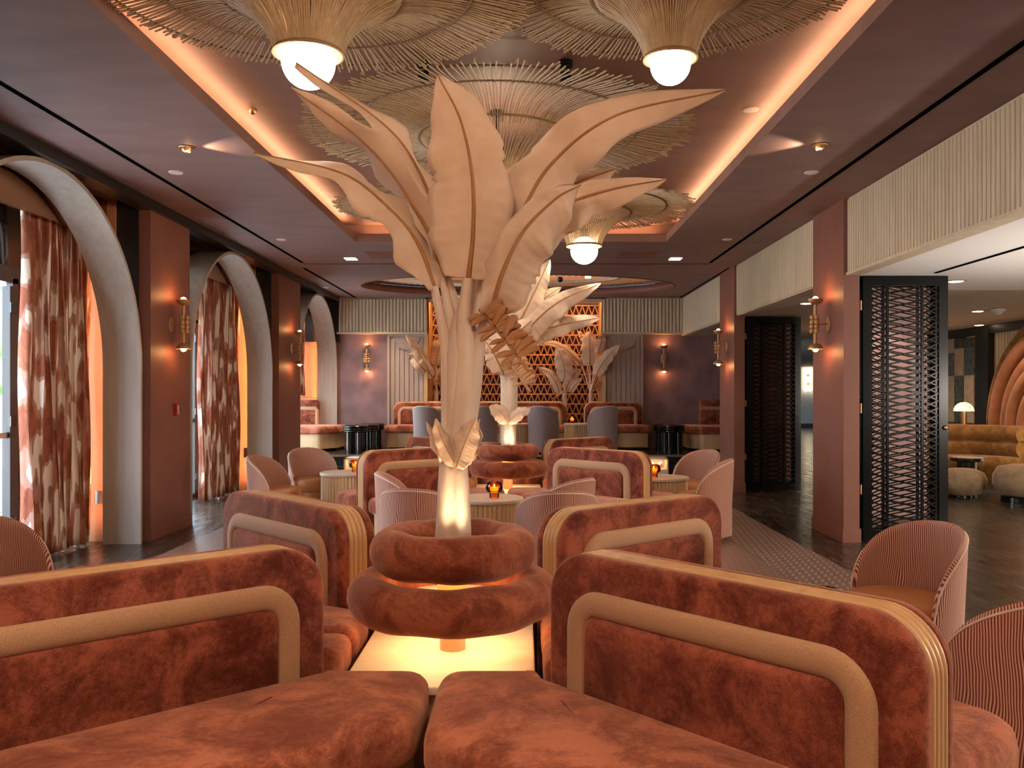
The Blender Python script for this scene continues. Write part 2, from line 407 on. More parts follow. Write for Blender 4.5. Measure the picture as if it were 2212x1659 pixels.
s.rings([ringrect(TX0, TX1, TY0, TY1, CEI), ringrect(TX0, TX1, TY0, TY1, CEI+.09), ringrect(TX0-.015, TX1+.015, TY0-.015, TY1+.015, CEI+.10),
         ringrect(TX0-.22, TX1+.22, TY0-.22, TY1+.22, CEI+.10), ringrect(TX0-.22, TX1+.22, TY0-.22, TY1+.22, CEI+.24)], True, False, True)
struct('ceiling_tray', s, M['tray'], 'raised ceiling tray lit orange along its edges')
# oval dome
t = thing('ceiling_oval', (OC[0], OC[1], CEI), 'oval recessed ceiling dome with radial slats and a mirrored centre', 'ceiling feature'); t['kind'] = 'structure'
def eo(a, A, B, z): p = ell(a, A, B); return (p[0]-OC[0], p[1]-OC[1], z)
AN = [2*pi*i/96 for i in range(96)]
s = MB(); s.rings([[eo(a, OA+.001+dx, OB+.001+dx, z) for a in AN] for dx, z in ((.0, 0), (-.035, -.012), (-.06, .01), (-.07, .05), (-.05, .10), (-.01, .125), (.02, .13))], True, False, False); s.build('rounded_rim', M['plaster'], t)
s = MB(); s.rings([[eo(a, A, B, z) for a in AN] for A, B, z in ((OA+.02, OB+.02, .13), (OA+.02, OB+.02, .21), (1.72, .78, .19))], True, False, False); s.build('dome_lining', M['tray'], t)
s = MB()
for i in range(132):
    a = 2*pi*i/132; p = Vector(eo(a, OA-.10, OB-.08, .15)); q = Vector(eo(a, 1.78, .80, .15)); n = Vector((-(q-p).y, (q-p).x, 0)).normalized()*.012
    s.add([p-n, p+n, q+n, q-n]+[v+Vector((0, 0, .04)) for v in (p-n, p+n, q+n, q-n)], [(0, 1, 2, 3), (4, 5, 6, 7), (0, 1, 5, 4), (1, 2, 6, 5), (2, 3, 7, 6), (3, 0, 4, 7)])
o = s.build('radial_slats', M['frieze'], t, 0)
s = MB(); s.rings([[eo(a, A, B, z) for a in AN] for A, B, z in ((1.80, .84, .15), (1.80, .84, .135), (1.72, .77, .135), (1.72, .77, .18))], True, False, False); s.build('inner_rim', M['frieze'], t)
s = MB(); s.rings([[eo(a, 1.73, .78, z) for a in AN] for z in (.165, .17)], True, True, True); s.build('mirror_disc', M['mirror'], t, 0)
for k, (px, pyy) in enumerate(((968, 14.55), (1270, 14.55))):
    x = (px-VX)/F*pyy-OC[0]; s = MB(); s.lathe([(.05, 0), (.05, .03), (.035, .035)], (x, pyy-OC[1], .13), 16); s.build('dome_spotlight', M['square_lamp'], t)
s = MB(); s.sphere(((1210-VX)/F*14.5-OC[0], 14.5-OC[1], .10), .05); s.build('security_camera', M['gloss_black'], t)
for aa in range(8):
    a = 2*pi*(aa+.5)/8; p = eo(a, OA-.03, OB-.03, .17)
o = light('oval_cove_strip', 'AREA', (OC[0], OC[1], CEI+.14), 9, (1, .42, .18), 4.9, 2.5, rot=(pi, 0, 0)); o.data.shape = 'ELLIPSE'
# slots, access joints
k = 0
for (x0_, x1_, y0_, y1_) in ((-3.11, -3.07, -3, 12.0), (2.60, 2.64, -3, 12.0), (-3.22, -3.18, 12.5, 16.45), (2.99, 3.015, 12.5, 16.45), (-3.1, 2.63, 12.10, 12.115)):
    s = MB(); s.box(x0_, x1_, y0_, y1_, CEI-.004, CEI+.001); k += 1; struct('trim_%d' % k, s, M['slot'], 'black linear slot in the ceiling')
# walls
s = MB(); s.box(-4.6, XL, -3, 5.1, 0, CEI); struct('wall_left', s, M['plaster'], 'terracotta wall on the left before the first arch')
s = MB(); s.box(-4.6, 9.1, -3.1, -3.0, 0, CEI); struct('wall_front', s, M['plaster'], 'wall behind the viewer')
def column(x0, x1, y0, y1, lab, z1=CEI):
    t = thing('column', ((x0+x1)/2, (y0+y1)/2, 0), lab, 'column'); t['kind'] = 'structure'
    s = MB(); s.box(x0, x1, y0, y1, .0, z1); o = s.build('shaft', M['plaster'], t); o.location = (-(x0+x1)/2, -(y0+y1)/2, 0)
    s = MB(); s.box(x0-.012, x1+.012, y0-.012, y1+.012, .0, .13); o = s.build('baseboard', M['plaster'], t); o.location = (-(x0+x1)/2, -(y0+y1)/2, 0)
    return t
column(-3.66, XL, 8.16, 9.12, 'terracotta pier on the left wall between first and second arch')
column(-3.66, XL, 12.45, 13.65, 'terracotta pier on the left wall between second and third arch')
column(XR, 3.17, 8.07, 8.92, 'terracotta column on the right beside the nearer lattice screen')
column(XR, 3.17, 12.25, 13.15, 'terracotta column on the right beside the farther lattice screen')
k = 10
for (ya, yb) in ((8.15, 9.1), (12.4, 13.62)):     # ebonised pier behind, black toward the arches
    s = MB(); s.box(-3.87, -3.66, ya, yb, 0, CEI); k += 1; struct('trim_%d' % k, s, M['black'], 'ebonised timber pier behind the arch leg')
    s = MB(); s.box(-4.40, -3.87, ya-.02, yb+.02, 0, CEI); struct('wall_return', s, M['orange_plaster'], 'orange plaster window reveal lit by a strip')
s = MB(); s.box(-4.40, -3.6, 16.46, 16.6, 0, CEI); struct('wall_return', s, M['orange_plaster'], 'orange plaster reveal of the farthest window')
s = MB(); s.box(-3.66, -3.50, -3, 16.5, CEI-.09, CEI-.001); struct('trim_20', s, M['black'], 'black timber beam at the head of the arches')
s = MB()
for (ya, yb) in ((5.1, 8.13), (9.12, 12.38), (13.65, 16.45)):
    s = MB(); s.box(-3.99, -3.95, ya, yb, 2.86, CEI-.01); struct('trim_21', s, M['copper'], 'copper sheet panel over the arch')
# arches
def arch(yc, lab, Ro=1.5):
    Zs, t = 3.16-Ro, .035; x0, x1 = -3.92, -3.565
    path = [(yc-Ro, 0), (yc-Ro, .8)]+[(yc+Ro*cos(radians(180-a)), Zs+Ro*sin(radians(a))) for a in range(0, 181, 5)]+[(yc+Ro, .8), (yc+Ro, 0)]
    pin = [(yc-(Ro-t), 0), (yc-(Ro-t), .8)]+[(yc+(Ro-t)*cos(radians(180-a)), Zs+(Ro-t)*sin(radians(a))) for a in range(0, 181, 5)]+[(yc+Ro-t, .8), (yc+Ro-t, 0)]
    th = thing('window_arch', (-3.74, yc, 0), lab, 'arch'); th['kind'] = 'structure'
    s = MB(); P = lambda x, q: (x+3.74, q[0]-yc, q[1])
    rs = [[P(x0, a), P(x0, b), P(x1, b), P(x1, a)] for a, b in zip(path, pin)]
    s.rings(rs); s.build('arch_band', M['arch'], th, 30)
    return th
arch(6.52, 'nearest limed wood arch framing the garden window')
arch(10.70, 'middle limed wood arch on the left wall')
arch(15.05, 'farthest limed wood arch on the left wall by the back bench', 1.38)
# windows
def window(n, y0, y1, post, lab):
    t = thing('window_%d' % n, (-4.45, (y0+y1)/2, 0), lab, 'window'); t['kind'] = 'structure'
    B = lambda a, b, c, d, e=.03: (-e, e, a-(y0+y1)/2, b-(y0+y1)/2, c, d)
    s = MB()
    for a, b, c, d in ((y0, y0+.08, 0, CEI), (y1-.08, y1, 0, CEI), (y0, y1, 0, .06), (y0, y1, 2.36, 2.50), (y0, y1, 3.05, CEI), (post-.05, post+.03, 0, 2.4)): s.box(*B(a, b, c, d))
    s.build('window_frame', M['black'], t)
    s = MB(); s.box(*B(y0+.08, y1-.08, 2.5, 3.05, .004)); s.build('transom_pane', M['glass'], t)
    s = MB(); s.box(*B(post+.03, y1-.08, .06, 2.36, .004)); s.build('window_pane', M['glass'], t)
    s = MB(); s.box(*B(post-.10, post-.05, .02, 2.33, .035)); s.build('door_stile', M['black'], t)
    s = MB()
    for z in (.25, 1.12, 2.1): s.box(.03, .05, post-.11-(y0+y1)/2, post-.03-(y0+y1)/2, z, z+.09)
    s.build('hinge', M['gloss_black'], t)
    s = MB(); s.box(*B(y0+.08, post-.1, 1.02, 1.07, .02)); s.build('push_bar', M['grey_metal'], t)
window(1, 4.9, 8.2, 7.47, 'black framed garden door window behind the nearest arch')
window(2, 9.08, 12.42, 11.62, 'black framed garden door window behind the middle arch')
window(3, 13.6, 16.5, 15.9, 'black framed window behind the farthest arch')
# curtains
def curtain(y0, y1, x, lab, folds, seed, hem=.02):
    rr = random.Random(seed); t = thing('curtain', (x, (y0+y1)/2, 0), lab, 'curtain', 'curtains behind the arches')
    n = folds*12; rows = 26; vs = []; fs = []; ph = [rr.uniform(-.4, .4) for _ in range(folds+1)]; am = [rr.uniform(.6, 1.25) for _ in range(folds+1)]
    for j in range(rows+1):
        z = hem+(2.98-hem)*j/rows; q = 1-j/rows
        for i in range(n+1):
            u = i/n; k = u*folds; a = am[int(k)] if int(k) < len(am) else 1
            xx = .045*a*(.55+.45*q)*sin(2*pi*k+ph[int(k) % folds]*q)+.015*sin(6*pi*u+3*z); yy = (u-.5)*(y1-y0)+.012*sin(2*pi*k*2+z)
            if u < .08: xx -= (.08-u)*1.2
            vs.append((xx, yy, z+(.012*sin(2*pi*k+1) if j == 0 else 0)))
    for j in range(rows):
        for i in range(n): a = j*(n+1)+i; fs.append((a, a+1, a+n+2, a+n+1))
    s = MB(); s.add(vs, fs); o = s.build('curtain_cloth', M['curtain'], t, 60)
    md = o.modifiers.new('s', 'SOLIDIFY'); md.thickness = .004
    s = MB(); s.tube([(0, -(y1-y0)/2-.2, 3.0), (0, (y1-y0)/2, 3.0)], .012, 8); s.build('curtain_track', M['gloss_black'], t)
curtain(7.06, 8.03, -4.06, 'rust and cream brushstroke curtain in the nearest arch', 9, 3)
curtain(10.98, 12.3, -4.08, 'rust and cream brushstroke curtain in the middle arch', 10, 5)
curtain(15.2, 16.28, -4.16, 'rust and cream curtain in the farthest arch', 9, 9, 1.37)
for (y, p) in ((8.04, 2.2), (12.30, 5), (16.38, 4)):
    o = light('reveal_strip', 'AREA', (-3.95, y, 1.5), p*1.6, (1, .50, .20), .02, 2.7, rot=(0, -pi/2, 0)); o.rotation_euler = (0, pi/2, 0); o.data.size = 2.7; o.data.size_y = .03
# ---- right side: fluted fascias, hall
s = MB(); flutes(s, (3.06, -3), (0, 1), 11.05, (-1, 0), 2.54, CEI-.02, .055, .016, 4); s.box(3.06, 3.16, -3, 8.05, 2.54, CEI); struct('wall_right', s, M['frieze'], 'fluted pale wood fascia above the nearest hall opening')
s = MB(); s.box(3.035, 3.17, -3, 8.05, 2.515, 2.54); struct('trim_30', s, M['frieze'], 'pale wood edge under the fluted fascia')
s = MB(); flutes(s, (3.06, 8.94), (0, 1), 3.3, (-1, 0), 2.53, CEI-.02, .055, .016, 4); s.box(3.06, 3.16, 8.94, 12.24, 2.515, CEI); struct('wall_right', s, M['frieze'], 'fluted pale wood fascia between the two right columns')
s = MB(); flutes(s, (3.06, 13.16), (0, 1), 3.36, (-1, 0), 2.53, CEI-.02, .055, .016, 4); s.box(3.06, 3.16, 13.16, 16.5, 2.515, CEI); struct('wall_right', s, M['frieze'], 'fluted pale wood fascia beyond the far right column')
s = MB(); s.quad((3.1, -3, 2.52), (9.1, -3, 2.52), (9.1, 9.25, 2.52), (3.1, 9.25, 2.52)); struct('ceiling_hall', s, M['white_ceiling'], 'white ceiling of the side hall')
s = MB(); s.quad((3.1, 9.25, 2.52), (14, 9.25, 2.52), (14, 38, 2.52), (3.1, 38, 2.52)); struct('ceiling_lounge', s, M['beige_ceiling'], 'beige ceiling of the lounge beyond')  # warmer, dimmer light of this zone is put into the beige
s = MB(); s.box(3.79, 3.82, -3, 7.9, 2.512, 2.521); struct('trim_31', s, M['slot'], 'black slot in the hall ceiling')
s = MB(); s.box(3.5, 3.75, 5.3, 5.5, 2.512, 2.521); tag(s.build('ceiling_speaker_slot', M['slot']), 'small dark rectangular recess in the white hall ceiling', 'ceiling recess')
s = MB(); s.box(3.16, 3.9, 13.16, 16.6, .36, 2.52); s.v = [v for v in s.v]; struct('wall_alcove', MB().box(3.85, 3.95, 13.2, 16.6, 0, 2.6), M['mauve'], 'dark plaster wall of the right alcove')
struct('wall_hall_end', MB().box(3.3, 14, 36, 36.1, 0, 2.6), M['out_white'], 'pale wall at the far end of the hall')
struct('baseboard_hall', MB().box(3.3, 14, 35.97, 36, 0, .16), M['black'], 'dark skirting at the end of the hall')
struct('wall_lounge', flutes(MB(), (7.65, 9), (0, 1), 5, (-1, 0), .1, 2.5, .085, .02).box(7.65, 7.8, -3, 17, 0, 2.6), M['frieze'], 'pale wood lounge wall on the right')
struct('wall_hall_right', MB().box(13.9, 14, 17, 36, 0, 2.6), M['beige_ceiling'], 'far right wall of the hall')
struct('wall_hall_left', MB().box(3.17, 3.3, 16.6, 36, 0, 2.6), M['beige_ceiling'], 'beige corridor wall beyond the alcove')
# back wall
YN = 17.35; NX0, NX1 = -1.83, 1.52
def xb(px, Y=YB): return (px-VX)/F*Y
FX0, FX1 = xb(735), xb(1483)
s = MB(); s.box(-4.4, xb(925), YB, YB+.12, 0, 2.55); struct('wall_back', s, M['mauve'], 'mauve plaster back wall left of the lattice')
s = MB(); s.box(NX1, 3.95, YB, YB+.12, 0, 2.55); struct('wall_back', s, M['mauve'], 'dark mauve plaster back wall right of the lattice')
for (a, b, lab) in ((FX0, NX0, 'fluted pale wood frieze on the back wall, left'), (NX1, 3.06, 'fluted pale wood frieze on the back wall, right')):
    s = MB(); flutes(s, (a, YB-.12), (1, 0), b-a, (0, -1), 2.58, CEI-.03, .066, .034, 6); s.box(a, b, YB-.12, YB+.12, 2.58, CEI+.08); struct('wall_back_frieze', s, M['frieze'], lab)
    s = MB(); s.box(a-.03, b, YB-.19, YB+.1, 2.545, 2.58); k += 1; struct('trim_%d' % k, s, M['frieze'], 'pale wood ledge under the back frieze')
s = MB(); s.box(-4.4, FX0, YB-.1, YB+.1, 2.4, CEI); struct('trim_40', s, M['black'], 'black corner panel at the back left')
# niche
s = MB(); s.box(NX0-.1, NX1+.1, YN+.12, YN+.2, .3, CEI+.3); struct('wall_niche', s, simple('niche_backing', (.055, .014, .010), .7), 'dark red backing behind the lattice')
for (a, b) in ((NX0-.06, NX0), (NX1, NX1+.06)): struct('wall_niche_side', MB().box(a, b, YB-.12, YN+.2, .3, CEI), M['oak_rib'], 'golden oak side of the lattice niche')
struct('ceiling_niche', MB().box(NX0, NX1, YB-.02, YN+.2, CEI-.02, CEI+.3), M['frieze'], 'pale soffit over the lattice niche')
struct('trim_41', MB().box(NX0, NX1, YB-.10, YB-.02, CEI-.075, CEI-.02), M['frieze'], 'light rail over the lattice niche')
o = light('niche_strip', 'AREA', ((NX0+NX1)/2, YB+.12, CEI-.06), 26, (1, .50, .18), 3.3, .06); aim(o, (0, .55, -1))
o.rotation_euler = (radians(32), 0, 0)
for xx in (-1.3, -.15, 1.0):
    o = light('niche_uplight', 'SPOT', (xx, YB+.25, .55), 1.8, (1, .5, .2), .05, spot=90); aim(o, (0, .35, 1))
t = thing('lattice_screen', ((NX0+NX1)/2, YN, .4), 'copper orange lattice of triangle rows covering the back niche', 'lattice')
cx = (NX0+NX1)/2; s = MB(); rows = 14; z0 = .42; rh = (CEI-.03-z0)/rows
for i in range(rows+1): s.box(NX0-cx, NX1-cx, -.02, .02, i*rh-.014, i*rh+.014)
s.build('horizontal_rails', M['plaster'] if 0 else simple('lattice_copper', (.52, .22, .10), .45, nscale=8, var=.1), t)
LAT = bpy.data.materials['lattice_copper']; per = .128; nz = round((NX1-NX0)/per); per = (NX1-NX0)/nz
s = MB()
for i in range(rows):
    off = 0 if i % 2 == 0 else 0
    for j in range(nz):
        for (ua, ub) in ((0, .5), (1, .5)):
            xa, xb_ = NX0-cx+(j+ua)*per, NX0-cx+(j+ub)*per; za, zb = (i*rh, (i+1)*rh); w_ = .0095
            s.add([(xa-w_, -.015, za), (xa+w_, -.015, za), (xb_+w_, -.015, zb), (xb_-w_, -.015, zb), (xa-w_, .015, za), (xa+w_, .015, za), (xb_+w_, .015, zb), (xb_-w_, .015, zb)],
                  [(0, 1, 2, 3), (4, 5, 6, 7), (0, 3, 7, 4), (1, 2, 6, 5)])
s.build('triangle_bars', LAT, t, 0)
# pilasters
def pilaster(x0, x1, lab):
    t = thing('carved_pilaster', ((x0+x1)/2, YB, 0), lab, 'wall panel'); t['kind'] = 'structure'; hw = (x1-x0)/2; zt = 2.545; zb = .36; Y_ = -.06
    m = wood('pilaster_wood_%d' % (x0 > 0), (.30, .215, .18), (.38, .285, .24), .6)
    MB().box(-hw, hw, Y_, 0, zb, zt).build('panel_back', m, t)
    s = MB(); s.box(-hw, -hw+.05, Y_-.05, Y_, zb, zt); s.box(hw-.05, hw, Y_-.05, Y_, zb, zt); s.box(-hw+.05, hw-.05, Y_-.05, Y_, zt-.05, zt); s.build('border', m, t)
    rr = hw-.13; n = 7; sw = 2*(hw-.055)/n
    for i in range(n):
        a = -hw+.055+i*sw; c = a+sw/2; zc = zt-.05-sqrt(max(0, (rr+.03)**2-c*c)) if abs(c) < rr+.03 else zt-.06
        d = .018+.02*(1-abs(c)/hw); MB().box(a+.006, a+sw-.006, Y_-d, Y_, zb, zc-.01).build('carved_slat', m, t)
    s = MB(); pts = arc(0, zt-.05, rr, 180, 360, 24); rs = [[(x, Y_, z) for x, z in pts], [(x, Y_-.035, z) for x, z in pts]]; s.rings(rs); s.build('half_moon', m, t)
pilaster(xb(838), xb(922), 'carved half moon and slat panel at the back, left of the lattice')
pilaster(xb(1303), xb(1388), 'carved half moon and slat panel at the back, right of the lattice')
# platform and steps
struct('floor_platform', MB().box(-4.4, 3.9, 14.6, YN+.3, 0, .36), simple('platform_black', (.012, .012, .013), .25, nscale=5, var=.3), 'black raised platform at the back')
struct('floor_step', MB().box(-3.55, 3.9, 14.28, 14.6, 0, .18), simple('step_black', (.012, .011, .012), .3), 'black step up to the platform')
struct('trim_50', MB().box(-3.55, 3.9, 14.57, 14.6, .33, .362), M['grey_metal'], 'metal nosing of the platform')
# ================================================================ BOOTHS
SEAT = .47; BACK = .875
def ll(p, q, r_, s_):   # line intersection p + t q  with r + u s
    d = q[0]*s_[1]-q[1]*s_[0]; t = ((r_[0]-p[0])*s_[1]-(r_[1]-p[1])*s_[0])/d; return (p[0]+t*q[0], p[1]+t*q[1])
def seat_cushion(root, poly, h=SEAT, ro=(0, 0, 0), mat='velvet_seat', name='seat_cushion', base=True, basez=.0, toe=True):
    L = root.location
    rp = round_poly([(x-L.x, y-L.y)+((r,) if r else ()) for x, y, r in [(p+(0,))[:3] for p in poly]], .055, 5)
    s = MB(); slab(s, rp, h-.155, h, .035, .055, XY, dome=.012); o = s.build(name, M[mat], root, 60)
    if base:
        sgn = 1; q = inset(rp, .05)
        s = MB(); slab(s, q, basez+.05, h-.15, 0, 0, XY); s.build('seat_base', M['oak'], root, 30)
        s = MB(); slab(s, inset(rp, .035), h-.165, h-.150, .004, .004, XY, n=2); s.build('base_moulding', M['oak'], root, 30)
        s = MB(); slab(s, inset(rp, .09), basez, basez+.05, 0, 0, XY); s.build('toe_kick', M['gloss_black'], root, 30)
    return o
def booth(name, S, E, side, label, seats, z0=.0, T=.185, group='double sided velvet booths around the planters', top=BACK, end_piping=True):
    """S inner foot of the camera side face, E outer; side=+1 if face normal is to the left of S->E"""
    S = Vector(S); E = Vector(E); d = (E-S); Lg = d.length; d.normalize(); n = Vector((-d.y, d.x))*side
    mid = (S+E)/2; t = thing(name, (mid.x, mid.y, z0), label, 'booth', group)
    hl = Lg/2
    def W(u, z, w): p = d*u+n*w; return (p.x, p.y, z)
    Rr = .15
    def outl(i, zt=top, zb=.10, r=Rr):   # inverted U, i = inset
        return [(-hl+i, zb)]+[(hl-i, zb)]+arc(hl-i-(r-i*.5), zt-i-(r-i*.5), r-i*.5, 0, 90, 10)+arc(-hl+i+(r-i*.5), zt-i-(r-i*.5), r-i*.5, 90, 180, 10)
    th = .045; core = T-2*th
    for sgn, w0, nm in ((1, 0, 'back_panel'), (-1, -T, 'rear_back_panel')):
        s = MB(); f = lambda a, b, h: W(a, b, w0-sgn*th+sgn*h)
        slab(s, outl(0), 0, th+.006, .006, .030, f); s.build(nm, M['velvet'], t, 60)
        # tan bolster band
        bi = .105; bw = .041; zt_ = top-bi-bw; r_ = .095
        path = [(-hl+bi+bw, SEAT-.05)]+arc(-hl+bi+bw+r_, zt_-r_, r_, 180, 90, 8)+arc(hl-bi-bw-r_, zt_-r_, r_, 90, 0, 8)+[(hl-bi-bw, SEAT-.05)]
        rs = []
        for k, p in enumerate(path):
            a = Vector(path[max(k-1, 0)]); b = Vector(path[min(k+1, len(path)-1)]); tt = (b-a).normalized(); nn = Vector((-tt.y, tt.x))
            rs.append([W(p[0]+nn.x*bw*cos(q), p[1]+nn.y*bw*cos(q), w0+sgn*(.006+.024*max(0, sin(q))**.7)) for q in [pi*m/8 for m in range(9)]]+[W(p[0], p[1], w0-sgn*.01)])
        s = MB(); s.rings(rs); s.build('bolster_band' if sgn > 0 else 'rear_bolster_band', M['piping'], t, 60)
        ii = bi+2*bw-.004
        s = MB(); pts = [(-hl+ii, SEAT-.06), (hl-ii, SEAT-.06)]+arc(hl-ii-.055, top-ii-.055, .055, 0, 90, 6)+arc(-hl+ii+.055, top-ii-.055, .055, 90, 180, 6)
        slab(s, pts, 0, .034, 0, .026, lambda a, b, h: W(a, b, w0+sgn*h)); s.build('inner_panel' if sgn > 0 else 'rear_inner_panel', M['velvet'], t, 60)
    s = MB(); o2 = outl(.007); slab(s, o2, 0, core, 0, 0, lambda a, b, h: W(a, b, -th-h))
    path = outl(.007)[1:]+[(-hl+.007, .10)]; nr = 4
    for q in range(nr):
        wc = -th-core*(q+.5)/nr; rw = core/nr/2; rs = []
        for k, p in enumerate(path):
            a = Vector(path[max(k-1, 0)]); b = Vector(path[min(k+1, len(path)-1)]); tt = (b-a).normalized(); nn = Vector((tt.y, -tt.x))
            rs.append([W(p[0]+nn.x*rw*sin(m*pi/6)*.75, p[1]+nn.y*rw*sin(m*pi/6)*.75, wc+rw*cos(m*pi/6)) for m in range(7)])
        s.rings(rs, False, False, False)
    s.build('reeded_core', M['oak_rib'], t, 40)
    MB().box(-hl+.05, hl-.05, -T+.03, -.03, 0, .11).xform(Matrix(((d.x, n.x, 0, 0), (d.y, n.y, 0, 0), (0, 0, 1, 0), (0, 0, 0, 1)))).build('plinth', M['gloss_black'], t)
    for sp in seats: seat_cushion(t, sp)
    return t
def geo(S, E, side, T=.185, w=.60):
    S = Vector(S); E = Vector(E); d = (E-S).normalized(); n = Vector((-d.y, d.x))*side
    tv = lambda v: (v.x, v.y)
    return dict(d=tv(d), fs=tv(S+n*.02), fe=tv(E+n*.02), ff=tv(S+n*w), fo=tv(E+n*w), bs=tv(S-n*(T+.02)), be=tv(E-n*(T+.02)), bf=tv(S-n*(T+w)), bo=tv(E-n*(T+w)))
def group_x(w, cx, yc0, yc1, xh, NRs, NRe, NLs, NLe, FRs, FRe, FLs, FLe, labs):
    """four spines round a planter; table spans cx-xh..cx+xh, yc0..yc1; bays split at cx and ym"""
    ym = (yc0+yc1)/2; g = .015
    xr, xl = cx+xh+.03, cx-xh-.03
    # near right: camera-side normal points to -x-y ; S->E goes +x -y ; left normal of d is (+,+)... side=-1
    a = geo(NRs, NRe, -1, w=w); p = ll(a['ff'], a['d'], (cx+g, 0), (0, 1)); q = ll(a['bf'], a['d'], (0, ym-g), (1, 0))
    booth('booth_sofa', NRs, NRe, -1, labs[0], [[a['fs'], (NRs[0]-.02, yc0-.02), (cx+g, yc0-.02, .10), p+(.05,), a['fo']+(.16,), a['fe']], [a['bs'], (xr, a['bs'][1]-.0), (xr, ym-g), q, a['bo']+(.22,), a['be']]])
    a = geo(NLs, NLe, 1, w=w); p = ll(a['ff'], a['d'], (cx-g, 0), (0, 1)); q = ll(a['bf'], a['d'], (0, ym-g), (1, 0))
    booth('booth_sofa', NLs, NLe, 1, labs[1], [[a['fs'], (NLs[0]+.02, yc0-.02), (cx-g, yc0-.02, .10), p+(.05,), a['fo']+(.16,), a['fe']], [a['bs'], (xl, a['bs'][1]), (xl, ym-g), q, a['bo']+(.22,), a['be']]])
    a = geo(FRs, FRe, -1, w=w); p = ll(a['ff'], a['d'], (0, ym+g), (1, 0)); q = ll(a['bf'], a['d'], (cx+g, 0), (0, 1))
    booth('booth_sofa', FRs, FRe, -1, labs[2], [[a['fs'], (xr, FRs[1]-.03), (xr, ym+g), p, a['fo']+(.16,), a['fe']], [a['bs'], (a['bs'][0]-.04, yc1+.04), (cx+g, yc1+.04), q, a['bo']+(.22,), a['be']]])
    a = geo(FLs, FLe, 1, w=w); p = ll(a['ff'], a['d'], (0, ym+g), (1, 0)); q = ll(a['bf'], a['d'], (cx-g, 0), (0, 1))
    booth('booth_sofa', FLs, FLe, 1, labs[3], [[a['fs'], (xl, FLs[1]-.03), (xl, ym+g), p, a['fo']+(.16,), a['fe']], [a['bs'], (a['bs'][0]+.04, yc1+.04), (cx-g, yc1+.04), q, a['bo']+(.22,), a['be']]])
group_x(.60, -.30, 2.98, 3.88, .345, (.085, 2.90), (.925, 1.975), (-.685, 2.975), (-1.67, 2.09), (.175, 3.76), (1.05, 4.50), (-.81, 3.81), (-1.655, 4.715),
        ['rust velvet booth in the right foreground, nearest to the viewer', 'rust velvet booth cut by the left edge of the foreground',
         'rust velvet booth right of the first planter, angled away', 'rust velvet booth left of the first planter, angled away'])
group_x(.50, -.17, 8.72, 9.75, .36, (.23, 8.52), (1.05, 7.66), (-.62, 8.52), (-1.44, 7.82), (.33, 9.75), (1.13, 10.55), (-.62, 9.75), (-1.46, 10.55),
        ['rust velvet booth in front of the second planter, on its right', 'rust velvet booth in front of the second planter, on its left',
         'rust booth behind the second planter on its right, mostly hidden', 'rust booth behind the second planter on its left, only its top showing'])

# ---------------------------------------------------------------- straight booths at the back
def back_booth(x0, x1, y, lab, top=.90):
    z0 = .36; t = thing('banquette', ((x0+x1)/2, y, z0), lab, 'booth', 'banquettes on the back platform'); hl = (x1-x0)/2
    W = lambda u, z, w: (u, -w, z)
    def outl(i): r = .17; return [(-hl+i, .1), (hl-i, .1)]+arc(hl-r-i*.2, top-r-i, r-i*.5, 0, 90, 8)+arc(-hl+r+i*.2, top-r-i, r-i*.5, 90, 180, 8)
    s = MB(); slab(s, outl(0), 0, .07, .01, .03, lambda a, b, h: W(a, b, h-.12)); s.build('reeded_core', M['oak_rib'], t, 60)
    s = MB(); slab(s, outl(.02), 0, .09, .01, .035, lambda a, b, h: W(a, b, h-.05)); s.build('back_panel', M['velvet'], t, 60)
    bi, bw, r_ = .10, .038, .10; zt_ = top-bi-bw
    path = [(-hl+bi+bw, .42)]+arc(-hl+bi+bw+r_, zt_-r_, r_, 180, 90, 8)+arc(hl-bi-bw-r_, zt_-r_, r_, 90, 0, 8)+[(hl-bi-bw, .42)]; rs = []
    for k, p in enumerate(path):
        a = Vector(path[max(k-1, 0)]); b = Vector(path[min(k+1, len(path)-1)]); tt = (b-a).normalized(); nn = Vector((-tt.y, tt.x))
        rs.append([W(p[0]+nn.x*bw*cos(q), p[1]+nn.y*bw*cos(q), .045+.034*max(0, sin(q))) for q in [pi*m/8 for m in range(9)]]+[W(p[0], p[1], .03)])
    s = MB(); s.rings(rs); s.build('bolster_band', M['piping'], t, 60)
    s = MB(); ii = .176; slab(s, [(-hl+ii, .42), (hl-ii, .42)]+arc(hl-ii-.05, top-ii-.05, .05, 0, 90, 6)+arc(-hl+ii+.05, top-ii-.05, .05, 90, 180, 6), 0, .03, 0, .02, lambda a, b, h: W(a, b, h+.04)); s.build('inner_panel', M['velvet'], t, 60)
    seat_cushion(t, [((x0+x1)/2-hl-.10, y-.50, .1), ((x0+x1)/2+hl+.10, y-.50, .1), ((x0+x1)/2+hl+.10, y-.045), ((x0+x1)/2-hl-.10, y-.045)])
    return t
back_booth(xb(848, 16.3), xb(1226, 16.3), 16.35, 'long rust banquette against the lattice on the platform')
back_booth(xb(1262, 16.3), xb(1389, 16.3), 16.35, 'short rust banquette at the right of the lattice')
